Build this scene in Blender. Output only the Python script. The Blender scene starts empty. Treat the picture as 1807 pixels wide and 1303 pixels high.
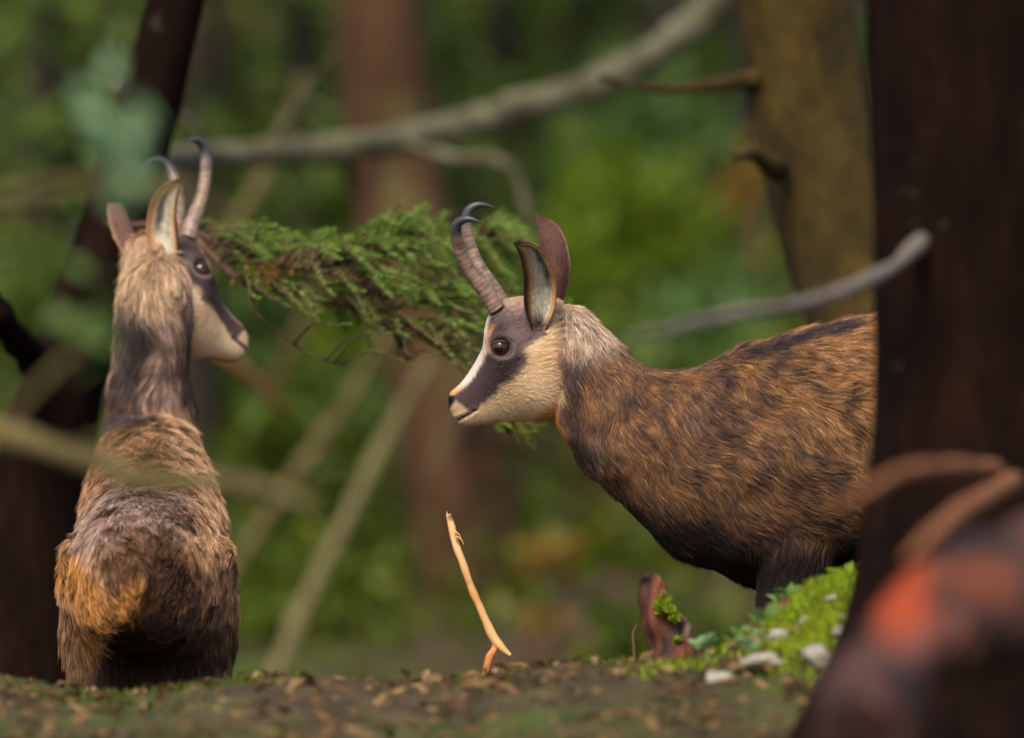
import bpy, math, random
import numpy as np
from mathutils import Vector, Matrix, kdtree

random.seed(7)
RS = np.random.RandomState(11)
S = 1130.0            # photograph pixels per metre at the focus distance
D0 = 12.0             # focus distance
ZC = 1.5              # camera height

sc = bpy.context.scene
col = sc.collection

# ------------------------------------------------------------------ camera
cam_d = bpy.data.cameras.new('camera')
cam = bpy.data.objects.new('camera', cam_d)
col.objects.link(cam)
cam.location = (0, -D0, ZC)
cam.rotation_euler = (math.radians(90), 0, 0)
cam_d.sensor_width = 36.0
cam_d.lens = 36.0 * D0 / (1807.0 / S)
cam_d.clip_start = 0.1
cam_d.clip_end = 500
cam_d.dof.use_dof = True
cam_d.dof.focus_distance = D0 - 0.06
cam_d.dof.aperture_fstop = 2.15
sc.camera = cam

# ------------------------------------------------------------------ world, sun, exposure
SUN = Vector((-0.22, -0.66, 0.86)).normalized()
world = bpy.data.worlds.new('World')
sc.world = world
world.use_nodes = True
wn = world.node_tree.nodes
sky = wn.new('ShaderNodeTexSky')
sky.sky_type = 'NISHITA'
sky.sun_disc = False
sky.sun_elevation = math.asin(SUN.z)
sky.sun_rotation = math.atan2(SUN.x, SUN.y)
sky.air_density = 1.0
sky.dust_density = 3.0
world.node_tree.links.new(sky.outputs[0], wn['Background'].inputs[0])
wn['Background'].inputs[1].default_value = 0.062

sun_d = bpy.data.lights.new('sun', 'SUN')
sun = bpy.data.objects.new('sun', sun_d)
col.objects.link(sun)
sun.rotation_euler = SUN.to_track_quat('Z', 'Y').to_euler()
sun.location = (-4, -6, 12)
sun_d.energy = 1.5
sun_d.angle = math.radians(24)
sun_d.color = (1.0, 0.91, 0.76)

sc.view_settings.view_transform = 'Standard'
sc.view_settings.look = 'None'
sc.view_settings.gamma = 1.0
sc.view_settings.use_curve_mapping = False
sc.view_settings.exposure = 1.68
sc.cycles.use_denoising = True
sc.cycles.max_bounces = 8
sc.cycles.transparent_max_bounces = 8
sc.cycles.sample_clamp_indirect = 6.0
sc.cycles_curves.shape = 'RIBBONS'
sc.cycles_curves.subdivisions = 2

# ------------------------------------------------------------------ helpers
def W(px, py, d=D0):
    k = d / D0 / S
    return np.array([(px - 903.5) * k, d - D0, ZC - (py - 651.5) * k])

def to_px(P):
    d = P[:, 1] + D0
    k = d / D0 / S
    return 903.5 + P[:, 0] / k, 651.5 - (P[:, 2] - ZC) / k

def nrm(a):
    return a / np.maximum(np.linalg.norm(a, axis=-1, keepdims=True), 1e-9)

def noise3(P, freq, seed, n=10):
    r = np.random.RandomState(seed)
    out = np.zeros(len(P))
    for i in range(n):
        k = nrm(r.normal(size=3)) * freq * r.uniform(.6, 1.5)
        out += np.sin(P @ k + r.uniform(0, 6.283) + 1.3 * np.sin(P @ (k[[1, 2, 0]] * .7) + r.uniform(0, 6.283)))
    return out / math.sqrt(n) * .9

def smooth(a, b, x):
    t = np.clip((x - a) / (b - a), 0, 1)
    return t * t * (3 - 2 * t)

def mixc(a, b, t):
    return a * (1 - t[:, None]) + np.asarray(b)[None, :] * t[:, None]

def poly_mask(px, py, poly, soft):
    """soft inside mask of a polygon (1 inside, 0 outside)"""
    poly = np.asarray(poly, float)
    n = len(poly)
    inside = np.zeros(len(px), bool)
    dmin = np.full(len(px), 1e9)
    for i in range(n):
        a, b = poly[i], poly[(i + 1) % n]
        c = ((a[1] > py) != (b[1] > py))
        xi = (b[0] - a[0]) * (py - a[1]) / (b[1] - a[1] + 1e-12) + a[0]
        inside ^= c & (px < xi)
        ab = b - a
        t = np.clip(((px - a[0]) * ab[0] + (py - a[1]) * ab[1]) / (ab @ ab + 1e-12), 0, 1)
        dmin = np.minimum(dmin, np.hypot(px - a[0] - t * ab[0], py - a[1] - t * ab[1]))
    sd = np.where(inside, dmin, -dmin)
    return smooth(-soft, soft, sd)

def line_dist(px, py, pts):
    pts = np.asarray(pts, float)
    dmin = np.full(len(px), 1e9)
    for a, b in zip(pts[:-1], pts[1:]):
        ab = b - a
        t = np.clip(((px - a[0]) * ab[0] + (py - a[1]) * ab[1]) / (ab @ ab + 1e-12), 0, 1)
        dmin = np.minimum(dmin, np.hypot(px - a[0] - t * ab[0], py - a[1] - t * ab[1]))
    return dmin

def catmull(A, n):
    """resample rows of A (k, m) to n rows through a Catmull-Rom spline"""
    A = np.asarray(A, float)
    k = len(A)
    if k == 2:
        t = np.linspace(0, 1, n)[:, None]
        return A[0] * (1 - t) + A[1] * t
    E = np.vstack([2 * A[0] - A[1], A, 2 * A[-1] - A[-2]])
    u = np.linspace(0, k - 1, n)
    i = np.minimum(u.astype(int), k - 2)
    t = (u - i)[:, None]
    p0, p1, p2, p3 = E[i], E[i + 1], E[i + 2], E[i + 3]
    return .5 * ((2 * p1) + (-p0 + p2) * t + (2 * p0 - 5 * p1 + 4 * p2 - p3) * t ** 2 + (-p0 + 3 * p1 - 3 * p2 + p3) * t ** 3)

def ring_faces(nr, ns, off=0):
    i, j = np.meshgrid(np.arange(nr - 1), np.arange(ns), indexing='ij')
    a = off + i * ns + j
    b = off + i * ns + (j + 1) % ns
    return np.stack([a, b, b + ns, a + ns], -1).reshape(-1, 4)

class MB:
    """collects vertices and faces and links them as one mesh object"""
    def __init__(s):
        s.V, s.F, s.n, s.C = [], [], 0, []
    def add(s, V, F, c=None):
        V = np.asarray(V, float)
        for f in (F if isinstance(F, list) else [F]):
            s.F.append(np.asarray(f, int) + s.n)
        s.V.append(V)
        s.n += len(V)
        if c is not None:
            s.C.append(np.broadcast_to(np.asarray(c, float), (len(V), 3)))
        return s
    def verts(s):
        return np.vstack(s.V)
    def build(s, name, mat, parent=None, smooth_=True, base=None):
        me = bpy.data.meshes.new(name)
        V = np.vstack(s.V)
        if base is not None:
            V = V - np.asarray(base)
        quads = [f for f in s.F if f.shape[1] == 4]
        tris = [f for f in s.F if f.shape[1] == 3]
        loops, tot = [], []
        for f in s.F:
            loops.append(f.reshape(-1)); tot.append(np.full(len(f), f.shape[1]))
        loops = np.concatenate(loops); tot = np.concatenate(tot)
        start = np.concatenate([[0], np.cumsum(tot)[:-1]])
        me.vertices.add(len(V)); me.vertices.foreach_set('co', V.astype(np.float32).ravel())
        me.loops.add(len(loops)); me.loops.foreach_set('vertex_index', loops.astype(np.int32))
        me.polygons.add(len(tot))
        me.polygons.foreach_set('loop_start', start.astype(np.int32))
        me.polygons.foreach_set('loop_total', tot.astype(np.int32))
        me.update(calc_edges=True)
        me.validate()
        me.polygons.foreach_set('use_smooth', np.full(len(me.polygons), smooth_))
        if s.C:
            C = np.vstack(s.C)
            at = me.attributes.new('col', 'FLOAT_COLOR', 'POINT')
            at.data.foreach_set('color', np.hstack([C, np.ones((len(C), 1))]).astype(np.float32).ravel())
        o = bpy.data.objects.new(name, me)
        col.objects.link(o)
        if mat:
            me.materials.append(mat)
        if parent is not None:
            o.parent = parent
        return o

def empty(name, loc, label, cat, group=None):
    o = bpy.data.objects.new(name, None)
    o.empty_display_size = .1
    col.objects.link(o)
    o.location = loc
    tag(o, label, cat, group)
    return o

def tag(o, label=None, cat=None, group=None, kind=None):
    if label: o['label'] = label
    if cat: o['category'] = cat
    if group: o['group'] = group
    if kind: o['kind'] = kind
    return o

def tube(pts, rad, ns=10, nr=None, rough=0.0, seed=0, freq=40, flat=None):
    """tube through pts (k,3) with radii; returns V, [F...]"""
    pts = np.asarray(pts, float); rad = np.asarray(rad, float)
    nr = nr or max(8, len(pts) * 5)
    A = catmull(np.hstack([pts, rad[:, None]]), nr)
    P, R = A[:, :3], np.maximum(A[:, 3], 1e-4)
    T = nrm(np.gradient(P, axis=0))
    up = np.array([0, 0, 1.]) if abs(T[0, 2]) < .8 else np.array([0, 1., 0])
    s0 = nrm(np.cross(T[0], up))
    Sd = np.zeros_like(P)
    for i in range(nr):
        s0 = nrm(s0 - T[i] * (s0 @ T[i])); Sd[i] = s0
    U = np.cross(Sd, T)
    th = np.linspace(0, 2 * math.pi, ns, endpoint=False)
    V = P[:, None, :] + R[:, None, None] * (np.cos(th)[None, :, None] * Sd[:, None, :] + np.sin(th)[None, :, None] * U[:, None, :] * (flat or 1.0))
    V = V.reshape(-1, 3)
    if rough:
        N = nrm(V - np.repeat(P, ns, 0))
        V = V + N * (noise3(V, freq, seed) * rough * np.repeat(R, ns))[:, None]
    F = ring_faces(nr, ns)
    V = np.vstack([V, P[0], P[-1]])
    j = np.arange(ns)
    c0 = np.stack([np.full(ns, nr * ns), (j + 1) % ns, j], -1)
    b = (nr - 1) * ns
    c1 = np.stack([np.full(ns, nr * ns + 1), b + j, b + (j + 1) % ns], -1)
    return V, [F, np.vstack([c0, c1])]

def blades(B, Dr, L, w, seed=0):
    """triangles (needles, moss, grass): base points, directions, lengths, widths"""
    r = np.random.RandomState(seed)
    n = len(B)
    side = nrm(np.cross(Dr, nrm(r.normal(size=(n, 3)))))
    L = np.broadcast_to(L, (n,))[:, None]; w = np.broadcast_to(w, (n,))[:, None]
    V = np.stack([B - side * w * .5, B + side * w * .5, B + Dr * L], 1).reshape(-1, 3)
    return V, np.arange(3 * n).reshape(-1, 3)

def leaves(B, Dr, L, w, seed=0, fold=.25):
    """folded four-corner leaves"""
    r = np.random.RandomState(seed)
    n = len(B)
    side = nrm(np.cross(Dr, nrm(r.normal(size=(n, 3)))))
    up = np.cross(side, Dr)
    L = np.broadcast_to(L, (n,))[:, None]; w = np.broadcast_to(w, (n,))[:, None]
    m = B + Dr * L * .45
    V = np.stack([B, m - side * w * .5 + up * w * fold, B + Dr * L, m + side * w * .5 + up * w * fold], 1).reshape(-1, 3)
    i = np.arange(n)[:, None] * 4
    F = np.vstack([i + np.array([[0, 1, 2]]), i + np.array([[0, 2, 3]])])
    return V, F

# ------------------------------------------------------------------ materials
def new_mat(name):
    m = bpy.data.materials.new(name)
    m.use_nodes = True
    return m, m.node_tree, m.node_tree.nodes['Principled BSDF']

def ramp(nt, stops, inp):
    r = nt.nodes.new('ShaderNodeValToRGB')
    e = r.color_ramp.elements
    while len(e) < len(stops):
        e.new(.5)
    for k, (p, c) in enumerate(stops):
        e[k].position = p; e[k].color = (*c, 1)
    nt.links.new(inp, r.inputs[0])
    return r.outputs[0]

def tex(nt, kind, scale, stretch=(1, 1, 1), detail=6, rough=.6):
    tc = nt.nodes.new('ShaderNodeTexCoord'); mp = nt.nodes.new('ShaderNodeMapping')
    mp.inputs['Scale'].default_value = stretch
    nt.links.new(tc.outputs['Object'], mp.inputs[0])
    t = nt.nodes.new('ShaderNodeTex' + kind)
    t.inputs['Scale'].default_value = scale
    if kind == 'Noise':
        t.inputs['Detail'].default_value = detail; t.inputs['Roughness'].default_value = rough
    nt.links.new(mp.outputs[0], t.inputs[0])
    return t

def bump(nt, b, h, strength, dist):
    n = nt.nodes.new('ShaderNodeBump')
    n.inputs['Strength'].default_value = strength; n.inputs['Distance'].default_value = dist
    nt.links.new(h, n.inputs['Height']); nt.links.new(n.outputs[0], b.inputs['Normal'])

def mix_rgb(nt, fac, a, b):
    m = nt.nodes.new('ShaderNodeMix'); m.data_type = 'RGBA'
    nt.links.new(fac, m.inputs[0])
    for s, v in ((6, a), (7, b)):
        if isinstance(v, tuple): m.inputs[s].default_value = (*v, 1)
        else: nt.links.new(v, m.inputs[s])
    return m.outputs[2]

def bark_mat(name, stops, patch=None, patch_col=(.3, .32, .25), scale=18, stretch=(1, 1, .28), bump_d=.012, spec=.25):
    m, nt, b = new_mat(name)
    t = tex(nt, 'Noise', scale, stretch, 8, .7)
    c = ramp(nt, stops, t.outputs[0])
    if patch:
        t2 = tex(nt, 'Noise', patch[0], (1, 1, .7), 5, .65)
        f = ramp(nt, [(patch[1], (0, 0, 0)), (patch[1] + patch[2], (1, 1, 1))], t2.outputs[0])
        c = mix_rgb(nt, f, c, patch_col)
    nt.links.new(c, b.inputs['Base Color'])
    b.inputs['Roughness'].default_value = .9
    b.inputs['Specular IOR Level'].default_value = spec
    bump(nt, b, t.outputs[0], .9, bump_d)
    return m

def leaf_mat(name, stops, trans=.35, rough=.5):
    m, nt, b = new_mat(name)
    g = nt.nodes.new('ShaderNodeNewGeometry')
    c = ramp(nt, stops, g.outputs['Random Per Island'])
    nt.links.new(c, b.inputs['Base Color'])
    b.inputs['Roughness'].default_value = rough
    b.inputs['Specular IOR Level'].default_value = .3
    tr = nt.nodes.new('ShaderNodeBsdfTranslucent')
    nt.links.new(c, tr.inputs[0])
    mx = nt.nodes.new('ShaderNodeMixShader'); mx.inputs[0].default_value = trans
    nt.links.new(b.outputs[0], mx.inputs[1]); nt.links.new(tr.outputs[0], mx.inputs[2])
    nt.links.new(mx.outputs[0], nt.nodes['Material Output'].inputs[0])
    return m

def attr_mat(name, rough=.6, spec=.4, bump_scale=None, bump_d=.001):
    m, nt, b = new_mat(name)
    a = nt.nodes.new('ShaderNodeAttribute'); a.attribute_name = 'col'
    nt.links.new(a.outputs[0], b.inputs['Base Color'])
    b.inputs['Roughness'].default_value = rough
    b.inputs['Specular IOR Level'].default_value = spec
    if bump_scale:
        t = tex(nt, 'Noise', bump_scale)
        bump(nt, b, t.outputs[0], .5, bump_d)
    return m

M = {}
M['bark_dark'] = bark_mat('dark_wet_bark', [(.3, (.0035, .002, .0015)), (.55, (.010, .0045, .003)), (.75, (.022, .009, .005))], (3.2, .63, .05), (.03, .03, .016), spec=.04)
M['bark_moss'] = bark_mat('mossy_bark', [(.3, (.014, .009, .002)), (.5, (.042, .026, .003)), (.7, (.075, .045, .006))], (5, .64, .05), (.14, .14, .09), 14, (1, 1, .6), .02)
M['bark_red'] = bark_mat('reddish_bark', [(.3, (.028, .012, .005)), (.55, (.065, .030, .012)), (.75, (.11, .058, .026))], (4, .54, .12), (.085, .075, .022), 12)
M['bark_grey'] = bark_mat('grey_bark', [(.3, (.012, .010, .007)), (.55, (.028, .022, .014)), (.75, (.05, .042, .025))], (4, .6, .1), (.05, .06, .02), 12)
M['lichen_wood'] = bark_mat('lichened_dead_wood', [(.3, (.05, .032, .015)), (.5, (.11, .10, .055)), (.7, (.19, .19, .12))], None, scale=22, stretch=(1, 1, 1), bump_d=.004)
M['olive_wood'] = bark_mat('olive_dead_wood', [(.3, (.05, .036, .012)), (.5, (.10, .078, .026)), (.7, (.16, .13, .055))], None, scale=20, stretch=(1, 1, 1), bump_d=.003)
M['pale_wood'] = bark_mat('pale_dead_wood', [(.3, (.07, .060, .020)), (.5, (.125, .105, .040)), (.7, (.18, .155, .075))], None, scale=20, stretch=(1, 1, 1), bump_d=.003)
M['grey_wood'] = bark_mat('weathered_grey_wood', [(.3, (.08, .06, .048)), (.5, (.14, .115, .098)), (.7, (.20, .175, .155))], None, scale=24, stretch=(1, 1, 1), bump_d=.003)
M['twig'] = bark_mat('brown_twig_bark', [(.3, (.045, .022, .013)), (.55, (.11, .058, .035)), (.75, (.19, .11, .075))], None, scale=60, stretch=(1, 1, 1), bump_d=.002)
M['orange_twig'] = bark_mat('orange_twig_bark', [(.3, (.13, .05, .02)), (.6, (.26, .10, .04)), (.8, (.38, .18, .08))], None, scale=40, stretch=(1, 1, 1), bump_d=.002)
M['needle'] = leaf_mat('spruce_needle', [(0, (.07, .15, .014)), (.3, (.14, .27, .025)), (.75, (.26, .42, .055)), (1, (.42, .44, .16))], .42)
M['needle_far'] = leaf_mat('far_spruce_needle', [(0, (.024, .045, .004)), (.6, (.065, .11, .009)), (1, (.12, .16, .018))], .3)
M['leaf_bright'] = leaf_mat('bright_shrub_leaf', [(0, (.095, .17, .008)), (.5, (.20, .30, .014)), (1, (.32, .38, .035))], .45)
M['leaf_mid'] = leaf_mat('shrub_leaf', [(0, (.034, .060, .003)), (.5, (.085, .125, .006)), (1, (.17, .18, .016))], .4)
M['leaf_cool'] = leaf_mat('cool_shrub_leaf', [(0, (.05, .12, .02)), (.5, (.11, .20, .04)), (1, (.20, .28, .09))], .4)
M['leaf_autumn'] = leaf_mat('autumn_leaf', [(0, (.22, .09, .015)), (.5, (.38, .19, .03)), (1, (.30, .27, .05))], .4)
M['leaf_pale'] = leaf_mat('pale_lichen_leaf', [(0, (.12, .22, .10)), (.6, (.20, .33, .16)), (1, (.30, .40, .24))], .4)
M['bark_lichen'] = leaf_mat('bark_lichen', [(0, (.020, .026, .008)), (.6, (.045, .060, .018)), (1, (.075, .080, .035))], .2, .8)
M['moss'] = leaf_mat('bright_moss', [(0, (.10, .16, .008)), (.5, (.27, .36, .012)), (1, (.42, .48, .03))], .35, .7)
M['herb'] = leaf_mat('herb_leaf', [(0, (.09, .20, .05)), (.6, (.20, .34, .14)), (1, (.40, .52, .36))], .35)
M['litter'] = leaf_mat('litter_leaf', [(0, (.05, .028, .014)), (.5, (.14, .075, .03)), (1, (.26, .16, .07))], .15, .8)
M['coat_skin'] = attr_mat('coat_underfur', .85, .15, 300, .002)
M['horn'] = attr_mat('horn', .42, .45, 220, .0006)
M['ear_skin'] = attr_mat('ear_skin', .8, .2)
M['eye'] = attr_mat('eyeball', .06, .5)
M['snag'] = attr_mat('red_broken_wood', .75, .3, 90, .004)
M['stick'] = attr_mat('stripped_stick', .6, .35, 160, .001)

def ground_mat():
    m, nt, b = new_mat('forest_floor')
    t = tex(nt, 'Noise', 9, (1, 1, 1), 8, .7)
    c = ramp(nt, [(.3, (.020, .014, .007)), (.5, (.055, .038, .018)), (.72, (.11, .085, .04))], t.outputs[0])
    t2 = tex(nt, 'Noise', 2.2, (1, 1, 1), 5, .6)
    f = ramp(nt, [(.46, (0, 0, 0)), (.64, (.8, .8, .8))], t2.outputs[0])
    c2 = ramp(nt, [(.3, (.02, .04, .004)), (.7, (.065, .10, .010))], t.outputs[0])
    nt.links.new(mix_rgb(nt, f, c, c2), b.inputs['Base Color'])
    b.inputs['Roughness'].default_value = .95
    b.inputs['Specular IOR Level'].default_value = .2
    bump(nt, b, t.outputs[0], 1, .02)
    return m
M['ground'] = ground_mat()

def stone_mat():
    m, nt, b = new_mat('pale_limestone')
    t = tex(nt, 'Noise', 26, (1, 1, 1), 8, .65)
    c = ramp(nt, [(.3, (.10, .08, .06)), (.5, (.25, .22, .18)), (.7, (.44, .41, .37))], t.outputs[0])
    t2 = tex(nt, 'Noise', 11, (1, 1, 1), 4, .6)
    f = ramp(nt, [(.58, (0, 0, 0)), (.68, (1, 1, 1))], t2.outputs[0])
    nt.links.new(mix_rgb(nt, f, c, (.13, .14, .05)), b.inputs['Base Color'])
    b.inputs['Roughness'].default_value = .85
    bump(nt, b, t.outputs[0], .7, .006)
    return m
M['stone'] = stone_mat()

def hair_mat():
    m = bpy.data.materials.new('fur_hair'); m.use_nodes = True
    nt = m.node_tree
    nt.nodes.remove(nt.nodes['Principled BSDF'])
    a = nt.nodes.new('ShaderNodeAttribute'); a.attribute_name = 'col'
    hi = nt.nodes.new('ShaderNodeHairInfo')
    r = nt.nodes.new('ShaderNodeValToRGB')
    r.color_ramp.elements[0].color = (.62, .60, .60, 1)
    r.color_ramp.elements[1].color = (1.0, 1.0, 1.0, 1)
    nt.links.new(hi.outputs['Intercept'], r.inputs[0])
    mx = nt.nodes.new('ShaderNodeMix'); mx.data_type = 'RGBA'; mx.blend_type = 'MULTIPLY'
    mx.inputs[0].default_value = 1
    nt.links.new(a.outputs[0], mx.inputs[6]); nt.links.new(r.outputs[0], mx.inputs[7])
    df = nt.nodes.new('ShaderNodeBsdfDiffuse')
    nt.links.new(mx.outputs[2], df.inputs[0])
    hr = nt.nodes.new('ShaderNodeBsdfHair'); hr.component = 'Reflection'
    hr.inputs['RoughnessU'].default_value = .35; hr.inputs['RoughnessV'].default_value = .6
    hm = nt.nodes.new('ShaderNodeMix'); hm.data_type = 'RGBA'; hm.inputs[0].default_value = .12
    nt.links.new(a.outputs[0], hm.inputs[6]); hm.inputs[7].default_value = (.8, .8, .85, 1)
    nt.links.new(hm.outputs[2], hr.inputs['Color'])
    sh = nt.nodes.new('ShaderNodeMixShader'); sh.inputs[0].default_value = .08
    nt.links.new(df.outputs[0], sh.inputs[1]); nt.links.new(hr.outputs[0], sh.inputs[2])
    nt.links.new(sh.outputs[0], nt.nodes['Material Output'].inputs[0])
    return m
M['fur'] = hair_mat()

# ------------------------------------------------------------------ terrain
MOUND = W(1440, 1120, 11.05)
def g(x, y):
    """height of the forest floor"""
    x = np.asarray(x, float); y = np.asarray(y, float)
    d = y + D0
    low = 0.60 + .13 * smooth(-.2, .25, x) + .05 * smooth(.4, .9, x)       # behind the bank
    crest = 1.045 + .012 * np.sin(5 * x + 1) + .02 * smooth(.1, .5, x) + .010 * np.sin(13 * x)
    near = .25
    z = np.where(d < 11.15, near + (crest - near) * smooth(6.5, 11.15, d),
                 crest + (low - crest) * smooth(11.3, 11.75, d))
    z = z + .125 * np.exp(-((x - MOUND[0] - .04) / .145) ** 2 - ((d - 11.2) / .22) ** 2) + .012 * np.exp(-np.abs((x - MOUND[0]) / .3)) * (np.sin(60 * x + 9 * d) * np.sin(47 * d + 11 * x))
    slope = np.maximum(d - 18, 0)
    z = z - .15 * smooth(13.5, 16, d) + .20 * slope + .25 * smooth(17, 24, d) * (np.sin(x * .9 + .5) * .5 + np.sin(x * .37 + d * .5) * .5)
    return z

def ray_ground(px, py, d0=9.6, d1=12.2):
    """where the view through a picture point meets the floor"""
    for d in np.linspace(d0, d1, 400):
        p = W(px, py, d)
        if p[2] <= float(g(p[0], p[1])):
            return p, d
    return W(px, py, 11.1), 11.1

# one sheet: fine strips near the bank, coarse to the far slope
xs = np.concatenate([np.linspace(-60, -3, 40)[:-1], np.linspace(-3, 3, 260), np.linspace(3, 60, 40)[1:]])
ys = np.concatenate([np.linspace(-30, -2.5, 40)[:-1], np.linspace(-2.5, 1.5, 180), np.linspace(1.5, 90, 150)[1:]])
gx, gy = np.meshgrid(xs, ys, indexing='ij')
P = np.stack([gx.ravel(), gy.ravel(), g(gx.ravel(), gy.ravel())], -1)
P[:, 2] += .008 * noise3(P, 30, 3) * np.exp(-np.abs(P[:, 1] / 4)) + .03 * noise3(P, 4, 4) * smooth(2, 5, P[:, 1])
ny = len(ys)
i, j = np.meshgrid(np.arange(len(xs) - 1), np.arange(ny - 1), indexing='ij')
a = i * ny + j
mb = MB().add(P, np.stack([a, a + ny, a + ny + 1, a + 1], -1).reshape(-1, 4))
tag(mb.build('ground', M['ground']), 'forest floor bank and wooded slope rising behind', None, None, 'structure')

# ------------------------------------------------------------------ chamois
def rot(axis, deg):
    return np.array(Matrix.Rotation(math.radians(deg), 3, axis))

# head space: metres, nose towards -x, near side -y; "trace" pixels are the profile seen in the photograph
HX, HY = 885.0, 630.0
R_HEAD = rot('Z', -11) @ rot('X', 14)

def hpt(px, py, ly):
    """head-space point at lateral offset ly whose profile falls on pixel px, py"""
    A = np.array([[R_HEAD[0, 0], R_HEAD[0, 2]], [R_HEAD[2, 0], R_HEAD[2, 2]]])
    b = np.array([(px - HX) / S - R_HEAD[0, 1] * ly, -(py - HY) / S - R_HEAD[2, 1] * ly])
    s = np.linalg.solve(A, b)
    return np.array([s[0], ly, s[1]])

def trace_px(h):
    q = h.copy(); q[:, 1] = -np.abs(q[:, 1])
    w = q @ R_HEAD.T
    return HX + w[:, 0] * S, HY - w[:, 2] * S

def loft(sec, nr, ns=40, p=2.25):
    """sec rows: centre(3) side(3) up(3) w h k"""
    A = catmull(sec, nr)
    C, Sd, U = A[:, 0:3], nrm(A[:, 3:6]), nrm(A[:, 6:9])
    w, h, k = np.maximum(A[:, 9], .002), np.maximum(A[:, 10], .002), A[:, 11]
    th = np.linspace(0, 2 * math.pi, ns, endpoint=False)
    c, s = np.cos(th), np.sin(th)
    c = np.sign(c) * np.abs(c) ** (2 / p); s = np.sign(s) * np.abs(s) ** (2 / p)
    V = C[:, None] + (w[:, None] * c[None] * (1 + k[:, None] * s[None]))[..., None] * Sd[:, None] + (h[:, None] * s[None])[..., None] * U[:, None]
    V = V.reshape(-1, 3)
    V = np.vstack([V, C[0], C[-1]])
    j = np.arange(ns); b = (nr - 1) * ns
    F = [ring_faces(nr, ns), np.vstack([np.stack([np.full(ns, nr * ns), (j + 1) % ns, j], -1),
                                       np.stack([np.full(ns, nr * ns + 1), b + j, b + (j + 1) % ns], -1)])]
    return V, F

HEAD_SEC = [  # top, bottom, half width, top-heaviness
    ((786, 699), (787, 728), 13, 0), ((790, 690), (794, 741), 21, 0), ((798, 684), (804, 754), 25, 0), ((809, 674), (819, 760), 27, .0),
    ((824, 655), (844, 757), 30, .0), ((840, 630), (872, 751), 37, .05), ((853, 603), (908, 750), 49, .15),
    ((860, 565), (940, 748), 60, .2), ((874, 532), (966, 748), 61, .12), ((905, 521), (985, 742), 58, .0),
    ((945, 518), (1004, 722), 54, .0), ((985, 522), (1014, 690), 45, 0)]

def head_loft():
    sec = []
    for (t, b, w, k) in HEAD_SEC:
        T = np.array([(t[0] - HX) / S, 0, -(t[1] - HY) / S]); B = np.array([(b[0] - HX) / S, 0, -(b[1] - HY) / S])
        up = T - B
        L = np.linalg.norm(up)
        sec.append(np.concatenate([(T + B) / 2, [0, 1, 0], up / L, [(w - 3) / S, L / 2 - 3 / S, k]]))
    return loft(np.array(sec), 46, 40, 2.2)

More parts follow.
